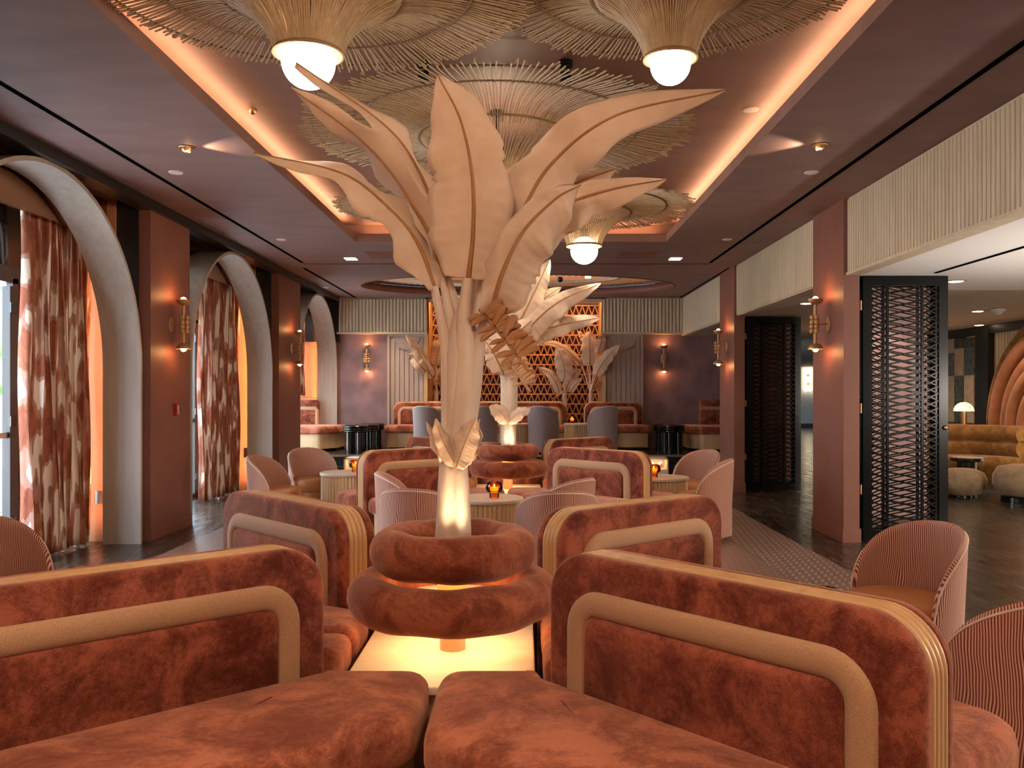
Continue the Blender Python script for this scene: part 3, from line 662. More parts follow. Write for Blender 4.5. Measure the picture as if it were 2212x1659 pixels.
def corner_bench(px0, px1, seat_poly, lab, y):
    x0, x1 = px0, px1; t = thing('corner_bench', ((x0+x1)/2, y, .36), lab, 'bench', 'benches at the ends of the platform'); hl = (x1-x0)/2
    W = lambda u, z, w: (u, -w, z); top = .93
    s = MB(); slab(s, round_poly([(-hl, .1), (hl, .1), (hl, top), (-hl, top)], .08), 0, .12, .02, .04, lambda a, b, h: W(a, b, h)); s.build('back_panel', M['velvet'], t, 60)
    s = MB(); s.tube([W(-hl+.02, top-.16, .12), W(hl-.06, top-.16, .12), W(hl-.03, top-.20, .12), W(hl-.03, .45, .12)], .035, 10); s.build('bolster_band', M['piping'], t, 60)
    s = MB(); s.tube([W(-hl, top+.05, .05), W(hl-.04, top+.05, .05), W(hl-.04, top-.02, .05)], .01, 6); s.build('brass_rail', M['brass'], t, 60)
    seat_cushion(t, seat_poly, mat='velvet_seat')
corner_bench(-4.3, -3.86, [(-4.36, 15.3, .1), (-3.62, 15.3, .1), (-3.36, 15.75, .08), (-3.36, 16.40, .05), (-3.93, 16.40), (-3.93, 16.13), (-4.36, 16.13)], 'dark red bench under the farthest arch', 16.3)
corner_bench(3.34, 3.84, [(3.84, 15.25, .1), (3.15, 15.25, .1), (2.98, 15.7, .08), (2.98, 16.38, .05), (3.27, 16.38), (3.27, 16.13), (3.84, 16.13)], 'dark red bench at the right end of the platform', 16.3)

# ================================================================ PLANTERS
def planter(cx, cy, y0, y1, hw, lab):
    t = thing('ring_planter', (cx, cy, 0), lab, 'planter', 'ring shaped velvet planters'); zt = .375
    px0, px1 = X0-hw-cx if cx < -.2 else -hw, X0+hw-cx if cx < -.2 else hw
    MB().box(px0+.02, px1-.02, y0-cy+.03, y1-cy-.03, .05, zt-.03).build('table_base', M['oak'], t)
    s = MB(); slab(s, round_poly([(px0, y0-cy), (px1, y0-cy), (px1, y1-cy), (px0, y1-cy)], .02), zt-.03, zt, .006, .006, XY, n=3); s.build('table_top', M['bleached'], t, 30)
    MB().lathe([(.052, 0), (.052, .20)], (0, 0, zt), 32).build('post', simple('post_bronze', (.42, .24, .13), .4, .3) if 'post_bronze' not in bpy.data.materials else bpy.data.materials['post_bronze'], t)
    MB().torus((0, 0, .60), .335, .088, 96, 20, .05).build('lower_ring', M['velvet_ring'], t, 80)
    MB().lathe([(.31, .0), (.31, .022), (.02, .024)], (0, 0, .555), 64).build('lower_disc', M['stone'], t)
    MB().lathe([(.062, 0), (.062, .13)], (0, 0, .578), 32).build('post_collar', simple('collar_orange', (.62, .25, .07), .5) if 'collar_orange' not in bpy.data.materials else bpy.data.materials['collar_orange'], t)
    MB().torus((0, 0, .775), .248, .088, 96, 20, .05).build('upper_ring', M['velvet_ring'], t, 80)
    MB().lathe([(.20, .0), (.20, .05), (.01, .052)], (0, 0, .70), 48).build('upper_disc', M['soil'], t)
    for (dx, dy) in ((-.01, -.135), (.06, -.125)):
        MB().lathe([(.014, 0), (.016, .03), (.012, .032)], (dx, dy, .752), 16).build('uplight', M['gloss_black'], t)
        o = light('trunk_uplight', 'SPOT', (cx+dx, cy+dy-.01, .79), 5, (1, .72, .42), .012, spot=80, blend=.8); aim(o, (-dx*.25, .13, 1))
    light('under_ring_light', 'AREA', (cx, cy, .545), 3.2, (1, .62, .30), .56)
    light('between_ring_light', 'AREA', (cx, cy, .695), 2.2, (1, .60, .28), .34)
    return t
TCX, TCY = (978-VX)/F*3.45, 3.45
planter(TCX, TCY, 2.99, 3.87, .345, 'nearest planter of two stacked rust velvet rings on a pale table')
T2X, T2Y = -.165, 9.25
planter(T2X, T2Y, 8.73, 9.74, .36, 'second planter of two stacked velvet rings, farther back')

# ================================================================ TREES
def leaf(parent, pts, wl, wr, roll=0, seed=0, ripple=.02, curl=.25, name='leaf', nrm=None, tears=2, rib=.010):
    """pts: world points base -> tip; wl, wr half widths (m)"""
    rr = random.Random(seed); L = parent['_o']; P = [Vector(p)-Vector(L) for p in pts]
    # resample (Catmull-Rom)
    Q = []; n = 64; Pn = [P[0]*2-P[1]]+P+[P[-1]*2-P[-2]]; segs = len(P)-1
    for i in range(n+1):
        u = i/n*segs; k = min(int(u), segs-1); f = u-k; a, b, c, d = Pn[k:k+4]
        Q.append(.5*((2*b)+(-a+c)*f+(2*a-5*b+4*c-d)*f*f+(-a+3*b-3*c+d)*f**3))
    uc = [rr.uniform(.25, .8) for _ in range(3)]; rs = []; cols = 6; phl, phr = rr.uniform(0, 6), rr.uniform(0, 6)
    for i, p in enumerate(Q):
        t = (Q[min(i+1, n)]-Q[max(i-1, 0)]).normalized(); face = Vector((0, -1, 0)) if nrm is None else Vector(nrm)
        sd = t.cross(face).normalized(); nn = sd.cross(t).normalized(); nn = -nn if nn.dot(face) < 0 else nn
        rm = Matrix.Rotation(radians(roll), 3, t); sd = rm @ sd; nn = rm @ nn
        u = i/n; w = (.52+.48*min(1, u/.22)**.6)*max(0, 1-((u-.30)/.70)**2.3 if u > .30 else 1)**.80
        if i == n: w = .02
        row = []
        for sg, W, ph in ((-1, wl, phl), (1, wr, phr)):
            seq = []
            for k in range(cols, -1, -1) if sg < 0 else range(1, cols+1):
                q = k/cols; ww = W*w*q*(1+.05*q*sin(9*u*pi+ph))
                if q > .8 and tears and abs(u-uc[(sg > 0)]) < .045: ww *= 1-.11*((i % 4)/3)*(1 if q == 1 else .4)
                off = -curl*W*q*q*w+ripple*q**1.5*sin(5.5*pi*u+ph)+ripple*.5*q*sin(13*u+ph*2)+ripple*.35*q*q*sin(27*u+ph)+.0016*sin(2*pi*(u*15+q*.8))*q*(1.2-q)*4*(wl+wr)/.25
                seq.append(p+sd*sg*ww+nn*off)
            row += seq
        rs.append(row)
    s = MB(); s.rings(rs, False, False, False); o = s.build(name, M['leaf'], parent, 80, flip=False)
    md = o.modifiers.new('s', 'SOLIDIFY'); md.thickness = .0025
    s = MB(); s.tube([q-Vector((0, .002, 0)) for q in Q], [rib*(1-.75*i/n) for i in range(n+1)], 7); m = s.build('midrib', M['midrib'], o, 80)
    return Q[0]+Vector(L)
def petiole(t, pts, r0, r1, name='petiole'):
    L = Vector(t['_o']); n = len(pts); P = [Vector(p)-L for p in pts]
    Pn = [P[0]*2-P[1]]+P+[P[-1]*2-P[-2]]; Q = []
    for i in range(13):
        u = i/12*(n-1); k = min(int(u), n-2); f = u-k; a, b, c, d = Pn[k:k+4]
        Q.append(.5*((2*b)+(-a+c)*f+(2*a-5*b+4*c-d)*f*f+(-a+3*b-3*c+d)*f**3))
    s = MB(); s.tube(Q, [r0+(r1-r0)*i/12 for i in range(13)], 14); return s.build(name, M['stem'], t, 80)
BAN = None
def bunch(t, p0, p1, n, ln, rad, seed, droop=0, mesh=None, out=1.0):
    """stalk p0->p1 (world) with hands of carved fruit fingers"""
    global BAN
    rr = random.Random(seed); L = Vector(t['_o']); a, b = Vector(p0)-L, Vector(p1)-L; ax = (b-a).normalized()
    s = MB(); s.tube([a, (a+b)/2+Vector((0, 0, .006)), b], [rad*1.2, rad, rad*.9], 8); st = s.build('fruit_bunch', M['banana'], t, 60)
    if BAN is None:
        s = MB(); s.tube([(0, 0, 0), (.10, 0, .012), (.45, 0, .05), (.8, 0, .03), (1, 0, -.02)], [.09, .14, .17, .15, .06], 7)
        BAN = s.build('fruit', M['banana'], None, 30); first = True
    else: first = False
    rows = 4; per = max(3, n//rows); A = Vector((.76, -.12, .62)); side = Vector((0, 1, 0))
    for r_ in range(rows):
        f = .02+.80*(r_+.5)/rows
        for k in range(per):
            opp = k % 4 == 3; base = A if not opp else Vector((-.85, -.2, -.35))
            sp = (k/(per-1)-.5); d = (base+ax*sp*.9+Vector((rr.uniform(-.12, .12), rr.uniform(-.45, .25), rr.uniform(-.10, .10)))).normalized()
            o = BAN if first else BAN.copy()
            if not first: COL.objects.link(o)
            first = False; o.parent = st; q = d.to_track_quat('X', 'Z'); o.rotation_mode = 'QUATERNION'; o.rotation_quaternion = q
            o.location = a+ax*((b-a).length*f+sp*ln*.30)+d*rad*.6+Vector((0, -.012*(k % 2)-.01, 0)); g = ln*rr.uniform(.8, 1.12)*(.8 if opp else 1); o.scale = (g, g, g)
    return st
def tree(cx, cy, z, lab, group=None):
    t = thing('banana_tree_sculpture', (cx, cy, z), lab, 'tree sculpture', group); t['_o'] = (cx, cy, z); return t
# --- first tree
T = tree(TCX, TCY, .75, 'tall cream paper banana tree standing in the nearest ring planter', 'paper banana trees')
Y = 3.45
L = Vector(T['_o'])
def ring_at(c, rx, ry, z, lobes=0, n=40): return [(c[0]+rx*cos(2*pi*k/n)*(1-lobes*abs(cos(2*pi*k/n))**8*0)+0, c[1]+ry*sin(2*pi*k/n)*(1-lobes*max(0, -sin(2*pi*k/n))**30), z) for k in range(n)]
# sheath : lobed lower trunk, seam at the camera side
s = MB(); rs = []
for px0_, px1_, py in ((939, 1019, 1172), (942, 1017, 1120), (945, 1014, 1060), (948, 1011, 1010), (951, 1009, 990)):
    a = at(px0_, py, Y); b = at(px1_, py, Y); rs.append([Vector(v)-L for v in ring_at(((a.x+b.x)/2, Y), (b.x-a.x)/2, (b.x-a.x)/2, a.z, .30)])
s.rings(rs); s.build('trunk_sheath', M['stem'], T, 60)
def PW(lst, y): return [at(a, b, y+(c if len(l) > 2 else 0)) for l in lst for a, b, c in [(l+(0,))[:3]]]
for i, (pts, r0, r1) in enumerate((
    ([(985, 1000, 0), (1000, 850, -.02), (1002, 700, -.03), (1010, 600, -.06)], .052, .020),
    ([(972, 1000, 0), (968, 850, 0), (962, 740, 0), (938, 620, .02)], .036, .016),
    ([(975, 1000, .03), (980, 850, .03), (975, 700, .04), (955, 600, .06)], .045, .014),
    ([(980, 1000, .03), (990, 850, .05), (985, 680, .06), (968, 600, .08)], .05, .013),
    ([(998, 1000, .02), (1018, 850, .02), (1032, 740, .01), (1058, 680, -.04)], .040, .018),
    ([(996, 1000, .04), (1022, 850, .06), (1040, 720, .08), (1070, 640, .10)], .042, .014),
    ([(990, 1000, -.01), (1012, 850, .0), (1022, 700, .04), (1046, 580, .06)], .045, .014),
    ([(992, 1000, .05), (1008, 850, .08), (1010, 700, .12), (1030, 560, .14)], .045, .014))):
    petiole(T, PW(pts, Y), r0, r1)
s = MB(); s.tube([v-L for v in PW([(984, 1000), (988, 875), (995, 767), (1002, 690), (1006, 640)], Y+.01)], [.055, .056, .064, .048, .01], 24); s.build('trunk', M['stem'], T, 80)
# collar leaves
def collar(pts, wl, wr, roll, seed): leaf(T, PW(pts, Y), wl, wr, roll, seed, .006, .5, 'collar_leaf', tears=0, rib=.001)
leaf(T, PW([(985, 1005, -.07), (960, 960, -.09), (940, 905, -.13)], Y), .035, .04, 30, 3, .006, .5, 'collar_leaf', tears=0, rib=.002)
leaf(T, PW([(985, 1010, -.08), (1005, 955, -.10), (1028, 903, -.13)], Y), .06, .05, -15, 4, .006, .5, 'collar_leaf', tears=0, rib=.002)
leaf(T, PW([(1000, 1000, -.05), (1020, 960, -.04), (1035, 905, -.06)], Y), .04, .04, -60, 5, .006, .4, 'collar_leaf', tears=0, rib=.002)
leaf(T, PW([(970, 1000, -.04), (950, 965, -.04), (922, 908, -.02)], Y), .03, .03, 50, 6, .006, .4, 'collar_leaf', tears=0, rib=.002)
# big leaves  (pts base -> tip)
leaf(T, PW([(1012, 602, -.06), (1022, 500, -.10), (1020, 380, -.16), (995, 260, -.22), (946, 163, -.26)], Y), .175, .150, 0, 11, .012, .12)
leaf(T, PW([(940, 625, .02), (905, 530, .0), (845, 455, -.03), (740, 375, -.05), (548, 330, -.06)], Y), .10, .125, 48, 12, .026, .3)
leaf(T, PW([(957, 600, .06), (925, 500, .05), (850, 380, .02), (765, 290, -.02), (627, 190, -.06)], Y), .12, .10, -52, 13, .022, .3)
leaf(T, PW([(968, 600, .08), (945, 480, .10), (905, 370, .10), (830, 270, .08), (640, 135, .04)], Y), .10, .12, 50, 14, .026, .3)
leaf(T, PW([(1060, 678, -.04), (1085, 590, -.10), (1130, 500, -.12), (1200, 430, -.10), (1255, 400, -.06)], Y), .07, .15, 12, 15, .03, .35)
leaf(T, PW([(1045, 585, .02), (1115, 480, .0), (1190, 355, -.04), (1330, 250, -.08), (1568, 194, -.12)], Y), .11, .135, 8, 16, .022, .25)
leaf(T, PW([(1072, 640, .10), (1130, 520, .10), (1205, 450, .09), (1310, 412, .08), (1440, 387, .06)], Y), .07, .12, 5, 17, .025, .3)
leaf(T, PW([(1046, 580, .12), (1085, 480, .14), (1115, 400, .16), (1135, 342, .18)], Y), .10, .09, 0, 18, .02, .2)
leaf(T, PW([(1070, 560, .14), (1150, 470, .18), (1240, 400, .20), (1330, 365, .22)], Y), .09, .10, -10, 19, .02, .2)
bunch(T, at(1038, 668, Y-.02), at(1143, 802, Y-.16), 42, .088, .009, 5)
# --- second tree
T = tree(T2X, T2Y, .75, 'cream banana tree in the second planter, paler leaves', 'paper banana trees'); L = Vector(T['_o']); Y = T2Y
s = MB(); rs = []
for c_, w_, py in ((1099, 17, 968), (1099, 16, 920), (1098, 14, 906)):
    a = at(c_, py, Y); q = w_/F*Y; rs.append([Vector(v)-L for v in ring_at((a.x, Y), q, q, a.z, .3)])
s.rings(rs); s.build('trunk_sheath', M['stem'], T, 60)
for pts, r0, r1 in (([(1094, 915), (1092, 820), (1080, 740), (1062, 690, -.1)], .07, .03), ([(1100, 915), (1102, 820), (1105, 740), (1120, 690, .1)], .075, .03), ([(1104, 915, .03), (1108, 820, .05), (1112, 760, .1), (1150, 710, .2)], .07, .025),
                    ([(1097, 915, .05), (1096, 820, .08), (1098, 740, .1), (1098, 660, .15)], .07, .025)): petiole(T, PW(pts, Y), r0, r1)
leaf(T, PW([(1098, 912, -.09), (1080, 890, -.15), (1056, 878, -.2)], Y), .09, .09, 20, 31, .01, .4, 'collar_leaf', tears=0, rib=.002)
leaf(T, PW([(1098, 912, -.09), (1120, 893, -.15), (1146, 884, -.2)], Y), .07, .07, -20, 32, .01, .4, 'collar_leaf', tears=0, rib=.002)
for i, (pts, wl, wr, ro) in enumerate((
    ([(1120, 700, .1), (1145, 660, .05), (1190, 605, -.05), (1248, 562, -.1)][0:0] or [(1105, 720, 0), (1130, 680, -.05), (1160, 620, -.1), (1188, 560, -.15)], .16, .14, 0),
    ([(1120, 740, 0), (1150, 700, -.1), (1210, 650, -.2), (1298, 612, -.3)], .10, .17, 5),
    ([(1112, 735, .1), (1135, 690, .1), (1170, 650, .1), (1212, 620, .1)], .12, .12, 0),
    ([(1120, 745, .1), (1170, 715, .0), (1230, 698, -.05), (1298, 686, -.1)], .10, .13, 10),
    ([(1085, 735, 0), (1050, 690, -.1), (1015, 660, -.15), (950, 640, -.2)], .12, .12, 10),
    ([(1080, 740, .1), (1045, 700, .1), (1000, 680, .1), (945, 660, .1)], .10, .12, 0),
    ([(1088, 810, -.1), (1075, 780, -.2), (1065, 760, -.25), (1048, 735, -.3)], .12, .12, 0),
    ([(1100, 800, -.1), (1108, 760, -.25), (1120, 720, -.3), (1150, 690, -.35)], .15, .15, 0),
    ([(1098, 720, .1), (1100, 670, .15), (1095, 620, .2), (1080, 570, .25)], .2, .2, 0))):
    leaf(T, PW(pts, Y), wl, wr, ro, 40+i, .03, .2, rib=.012)
bunch(T, at(1098, 778, Y-.1), at(1146, 846, Y-.3), 30, .15, .016, 8)
# --- small trees on the platform
def small_tree(px, py, Yb, leaves, bu, lab):
    c = at(px, py, Yb); T = tree(c.x, Yb, .36, lab, 'small banana trees behind the banquettes'); L = Vector(T['_o'])
    MB().lathe([(.07, 0), (.09, .02), (.10, .30), (.08, .30), (.07, .27), (.02, .27)], (0, 0, 0), 24).build('pot', M['gloss_black'], T)
    s = MB(); s.tube([(0, 0, .27), (0, 0, c.z-.36+.05), (.0, 0, c.z-.36+.25)], [.05, .045, .03], 12); s.build('trunk', M['stem'], T, 80)
    for i, (pts, w_, ro) in enumerate(leaves):
        b = leaf(T, PW(pts, Yb), w_, w_, ro, int(px)+i, .015, .15, tears=1, rib=.009)
        petiole(T, [at(px, py-20, Yb), (at(px, py-20, Yb)*.5+b*.5)+Vector((0, 0, .03)), b], .018, .009)
    for (p0, p1) in bu: bunch(T, at(*p0, Yb-.08), at(*p1, Yb-.12), 27, .11, .010, int(px))
small_tree(942, 862, 16.85, [([(934, 815, -.35), (915, 780, -.55), (895, 745, -.7), (876, 722, -.75)], .11, 25), ([(931, 812, -.35), (908, 790, -.6), (893, 772, -.6), (878, 765, -.65)], .11, 10),
                            ([(942, 790, 0), (946, 760, 0), (955, 735, 0), (962, 720, 0)], .15, 0), ([(945, 815, 0), (958, 795, 0), (975, 780, 0)], .09, 0), ([(938, 815, .05), (930, 790, .1), (925, 770, .1), (928, 750, .1)], .10, 0)],
           [((945, 820), (965, 838))], 'small banana tree behind the left banquette, bluish in daylight')
small_tree(1220, 868, 16.85, [([(1217, 824, -.05), (1220, 800, -.1), (1212, 770, -.12), (1202, 752, -.1)], .17, 0), ([(1208, 848, -.05), (1200, 825, -.1), (1185, 805, -.1), (1163, 793, -.1)], .10, 15),
                             ([(1222, 842, 0), (1232, 820, 0), (1245, 805, 0), (1256, 800, 0)], .11, 0), ([(1232, 848, 0), (1240, 835, 0), (1250, 822, 0), (1258, 816, 0)], .06, 0)],
           [((1212, 850), (1198, 862))], 'small banana tree near the middle of the lattice, left of its twin')
small_tree(1276, 868, 16.85, [([(1274, 790, -.05), (1274, 765, -.1), (1273, 735, -.12), (1274, 714, -.1)], .17, 0), ([(1287, 812, -.5), (1298, 790, -.62), (1318, 765, -.65), (1339, 745, -.7)], .13, -10),
                             ([(1290, 765, -.5), (1297, 745, -.55), (1300, 730, -.58), (1299, 720, -.6)], .09, 10), ([(1255, 788, 0), (1235, 765, -.05), (1205, 745, -.05), (1165, 738, -.05)], .09, 20),
                             ([(1262, 735, .1), (1256, 725, .1), (1250, 715, .1)], .06, 0)],
           [((1280, 822), (1296, 845))], 'small banana tree at the right end of the lattice, with an upright broad leaf')
# ================================================================ PENDANTS
def pendant(cx, cy, Rm, zr, zg, rg, n, lab, seed, r0=None, rodx=0, shift=0):
    t = thing('rattan_pendant_lamp', (cx, cy, CEI+.24), lab, 'pendant lamp', 'large flared rattan pendants in the ceiling tray'); z = CEI+.24
    rr = random.Random(seed); r0 = r0 or rg*1.22; zo = zg+rg*.35; H = zr-zo
    prof = []
    for i in range(15):
        u = i/14; r = r0+(Rm-r0)*u**1.25
        h = zo+H*((1-math.exp(-3.7*u))/(1-math.exp(-3.7)))+.045*Rm*sin(pi*u)**2*(1 if u > .4 else .4)-.04*Rm*max(0, u-.75)*4*.4
        prof.append((r, h-z))
    vs = MB()
    for k in range(n):
        a0 = 2*pi*(k+rr.uniform(-.12, .12))/n; tw = rr.uniform(-.012, .012); ext = rr.uniform(.96, 1.02); pts = []
        for i, (r, h) in enumerate(prof):
            if k % 2 and i < 5: continue
            u = i/14; a = a0+tw*sin(2*pi*u); r_ = r*(1 if i < 14 else ext); pts.append((r_*cos(a), r_*sin(a), h+rr.uniform(-.003, .003)))
        vs.tube(pts, .0052, 5)
        if k % 6 == 0:   # short outer sticks laced over the rim
            a = a0+pi/n; vs.tube([((Rm*q)*cos(a+.012*m), (Rm*q)*sin(a+.012*m), prof[-1][1]+dz) for q, dz, m in ((.86, .03, -1), (.93, .022, 0), (1.01, .012, 1))], .0062, 5)
    vs.build('stick_shade', M['rattan'], t, 60, flip=False)
    def ring(f, dz, r=.006, nm='tie_ring'):
        i = f*14; k = min(int(i), 13); q = i-k; rad = prof[k][0]*(1-q)+prof[k+1][0]*q; h = prof[k][1]*(1-q)+prof[k+1][1]*q
        s = MB(); NR_ = 160; s.torus((0, 0, h+dz), rad, r, NR_, 6)
        for w_ in range(0, NR_, 1):   # lacing
            a = 2*pi*w_/NR_; c_, q_ = cos(a), sin(a); e = .014
            s.add([((rad-e)*c_, (rad-e)*q_, h+dz-.008), ((rad+e)*cos(a+.02), (rad+e)*sin(a+.02), h+dz-.012), ((rad+e)*cos(a+.026), (rad+e)*sin(a+.026), h+dz-.008), ((rad-e)*cos(a+.006), (rad-e)*sin(a+.006), h+dz-.004)], [(0, 1, 2, 3)])
        s.build(nm, M['cord'], t, 60, flip=False)
    ring(.0, .0, .012); ring(.40, -.004); ring(.74, -.006); ring(.94, .006)
    MB().sphere((0, 0, zg-z), rg, 32, 20).build('globe', M['globe'], t, 90)
    MB().lathe([(.05, -.03), (.05, 0)], (rodx, 0, 0), 24).build('canopy', M['gloss_black'], t)
    s = MB(); s.tube([(rodx, 0, -.02), (0, 0, zg+rg-z+.02)], .012, 8); s.lathe([(.045, 0), (.045, .10)], (0, 0, zg+rg-z-.02), 16); s.build('rod', M['gloss_black'], t)
    return t
pendant(-.99, 3.95, 1.05, 3.30, 2.93, .122, 240, 'rattan pendant at the upper left, nearest, with bright globe', 1)
pendant(.70, 4.07, .92, 3.36, 2.965, .095, 210, 'rattan pendant at the upper right with bright globe', 2)
pendant(-.19, 6.30, 1.42, 3.32, 2.86, .14, 220, 'widest rattan pendant in the middle, globe hidden behind the tree', 3)
pendant(.635, 8.9, 1.15, 3.33, 2.89, .142, 180, 'rattan pendant farther back on the right with visible globe', 4)
pendant(-.83, 8.22, .97, 3.20, 2.63, .12, 160, 'rattan pendant farther back on the left, mostly behind leaves', 5)
for (px, py, Y_) in ((1222, 185, 5.35), (915, 185, 5.35)):
    x = (px-VX)/F*Y_; t = thing('track_spotlight', (x, Y_, CEI+.24), 'black cylinder spotlight hanging in the tray %s' % ('behind the upper right pendant' if px > 1000 else 'behind the upper left pendant'), 'spotlight')
    MB().lathe([(.045, -.04), (.045, 0)], (0, 0, 0), 20).build('canopy', M['gloss_black'], t)
    MB().lathe([(.034, -.13), (.034, -.04)], (0, 0, 0), 20).build('spotlight_body', M['gloss_black'], t)

# ================================================================ CHAIRS
def make_chair(grey=False):
    t = thing('tub_chair', (0, 0, 0), 'x', 'chair'); m = M['zebra_grey' if grey else 'zebra']
    h = .84 if grey else .785
    s = MB(); s.lathe([(.19, .30), (.235, .33), (.24, .42), (.225, .45), (.18, .462), (.02, .465)], (0, -.01, 0), 40); s.build('seat', M['leather'], t, 60)
    s = MB(); s.lathe([(.20, .03), (.21, .31)], (0, 0, 0), 40); s.build('base', M['leather'], t, 60)
    s = MB(); s.lathe([(.16, 0), (.17, .03)], (0, 0, 0), 32); s.build('swivel_foot', M['gloss_black'], t)
    A = radians(104); n = 44; rs = []; wp = []
    def top(a): q = abs(a)/A; return .40+(h-.40)*max(0, 1-q**2.3)**.52 if q < 1 else .40
    for i in range(n+1):
        a = -A+2*A*i/n; zt = top(a); ring = []
        lean = lambda z: .045*max(0, (z-.35))
        ro, ri = .268, .238
        def P(r, z): r2 = r+lean(z); return (r2*sin(a), r2*cos(a)*1.0, z)
        ins = [P(ri, .06+(zt-.03-.06)*k/5) for k in range(6)]; outs = [P(ro, .06+(zt-.03-.06)*k/5) for k in range(5, -1, -1)]
        cap = [P((ri+ro)/2+(ro-ri)/2*sin(b), zt-.03+.03*cos(b)) for b in (-pi/3, 0, pi/3)]
        ring = ins+cap+outs; rs.append(ring); wp.append(Vector(P(ro-.002, zt-.018)))
    s = MB(); s.rings(rs); s.build('backrest', m, t, 60)
    s = MB(); s.tube([Vector((wp[0].x, wp[0].y, .06))]+wp+[Vector((wp[-1].x, wp[-1].y, .06))], .0045, 6); s.build('welt', M['stem'], t, 60)
    return t
# local: backrest centre toward +Y, sitter faces -Y
CH = make_chair(); CHG = make_chair(True); usedc = {}
def chair(x, y, face, lab, group, grey=False, z=0):
    """face: direction (deg, world) the sitter looks to"""
    src = CHG if grey else CH; rz = radians(face+90)
    if grey not in usedc: usedc[grey] = 1; src.location = (x, y, z); src.rotation_euler = (0, 0, rz); src['label'] = lab; src['group'] = group; return src
    return dup(src, (x, y, z), rz, lab, group)
G = 'striped tub chairs in the lounge'
chair(1.775, 4.03, 200, 'striped tub chair on the right aisle with caramel seat, fully visible', G)
chair(1.64, 2.90, 112, 'striped tub chair cut by the right edge of the frame', G)
chair(-2.60, 4.25, -20, 'striped tub chair cut by the left edge of the frame', G)
chair(-2.50, 8.65, -8, 'striped tub chair on the left seen side on, back toward the arches', G)
chair(-2.36, 9.65, -52, 'striped tub chair by the left steps, front turned to the small table', G)
chair(-.70, 5.85, 80, 'striped tub chair just left of the trunk, back to the viewer', G)
chair(-.90, 6.85, 10, 'striped tub chair of which only the top shows left of the trunk', G)
chair(.22, 5.72, 100, 'striped tub chair right of the trunk, nearer one of a pair', G)
chair(.26, 6.45, 140, 'striped tub chair right of the trunk, rear one of a pair', G)
chair(1.86, 9.35, 215, 'striped tub chair at the right aisle, rear one of a pair', G)
chair(1.73, 8.22, 165, 'striped tub chair at the right aisle, nearer one of a pair', G)
chair(-.50, 11.35, 95, 'striped tub chair whose top peeks over the second planter', G)
G2 = 'grey tub chairs on the back platform'
chair(xb(927, 15), 14.97, 68, 'grey tub chair on the platform, leftmost of the row', G2, True, .36)
chair(xb(1042, 15), 14.97, 95, 'grey tub chair on the platform behind the second tree, left', G2, True, .36)
chair(xb(1174, 15), 14.97, 70, 'grey tub chair on the platform between two candles', G2, True, .36)
chair(xb(1300, 15), 14.97, 112, 'grey tub chair on the platform, rightmost of the row', G2, True, .36)

# ================================================================ TABLES, CANDLES
def make_table(r, h):
    t = thing('fluted_table', (0, 0, 0), 'x', 'table'); s = MB(); n = 44; seg = 5; pr = []
    for k in range(n):
        for q in range(seg): a = 2*pi*(k+q/seg)/n; rr_ = r*.90+r*.055*sin(pi*q/seg); pr.append((rr_*cos(a), rr_*sin(a)))
    s.rings([[(x, y, .03) for x, y in pr], [(x, y, h-.03) for x, y in pr]]); s.build('fluted_base', M['oak'], t, 60)
    s = MB(); s.lathe([(r*.8, 0), (r-.006, 0), (r, .006), (r, .026), (r-.006, .032), (.01, .032)], (0, 0, h-.032), 56); s.build('tabletop', M['stone'], t, 40)
    s = MB(); s.lathe([(r*.82, 0), (r*.82, .03)], (0, 0, 0), 32); s.build('toe_kick', M['gloss_black'], t); return t
TB = make_table(.285, .55); TBP = make_table(.29, .51); ut = {}
def table(x, y, lab, plat=False):
    src = TBP if plat else TB; z = .36 if plat else 0; g = 'fluted tables on the platform' if plat else 'small fluted tables in the lounge'
    if plat not in ut: ut[plat] = 1; src.location = (x, y, z); src['label'] = lab; src['group'] = g; return
    dup(src, (x, y, z), 0, lab, g)
table(-.28, 7.05, 'round fluted table just right of the trunk with a candle')
table(1.22, 3.42, 'round table hidden behind the foreground right booth')
table(-1.93, 9.35, 'round fluted table by the left pair of chairs')
table(1.42, 8.82, 'round fluted table by the right pair of chairs')
table(xb(955, 15.35)-.1, 15.56, 'fluted table on the platform behind the tree trunk', True)
table(xb(1112, 15.45)+.0, 15.52, 'fluted table on the platform behind the second tree', True)
table(xb(1250, 15.45)+.02, 15.52, 'fluted table on the platform at the lattice right half', True)
def make_candle():
    t = thing('candle_holder', (0, 0, 0), 'x', 'candle')
    s = MB(); s.lathe([(.028, .0), (.033, .004), (.033, .030), (.030, .036), (.052, .050), (.058, .070), (.056, .095), (.044, .112), (.040, .114), (.052, .094), (.054, .070), (.048, .053), (.02, .040)], (0, 0, 0), 28); s.build('amber_jar', M['amber'], t, 60)
    MB().lathe([(.026, .042), (.027, .078), (.005, .080)], (0, 0, 0), 20).build('candle', M['candle'], t)
    MB().lathe([(.002, 0), (.005, .006), (.004, .013), (.0005, .022)], (0, 0, .081), 10).build('flame', M['flame'], t); return t
CN = make_candle(); uc = []; CN.scale = (1.22, 1.22, 1.15)
def candle(x, y, z, lab):
    g = 'amber glass candle holders on the tables'
    if not uc: uc.append(1); CN.location = (x, y, z); CN['label'] = lab; CN['group'] = g
    else: dup(CN, (x, y, z), 0, lab, g)
candle(-.235, 6.98, .55, 'amber candle jar on the table right of the trunk')
candle(1.11, 3.17, .55, 'dark candle jar behind the right booth, only its rim visible')
candle(-1.82, 9.30, .55, 'amber candle jar on the table by the left pair of chairs')
candle(1.33, 8.72, .55, 'amber candle jar on the table by the right pair of chairs')
candle(xb(1121, 15.4), 15.42, .87, 'amber candle jar on the platform beside the second trunk')
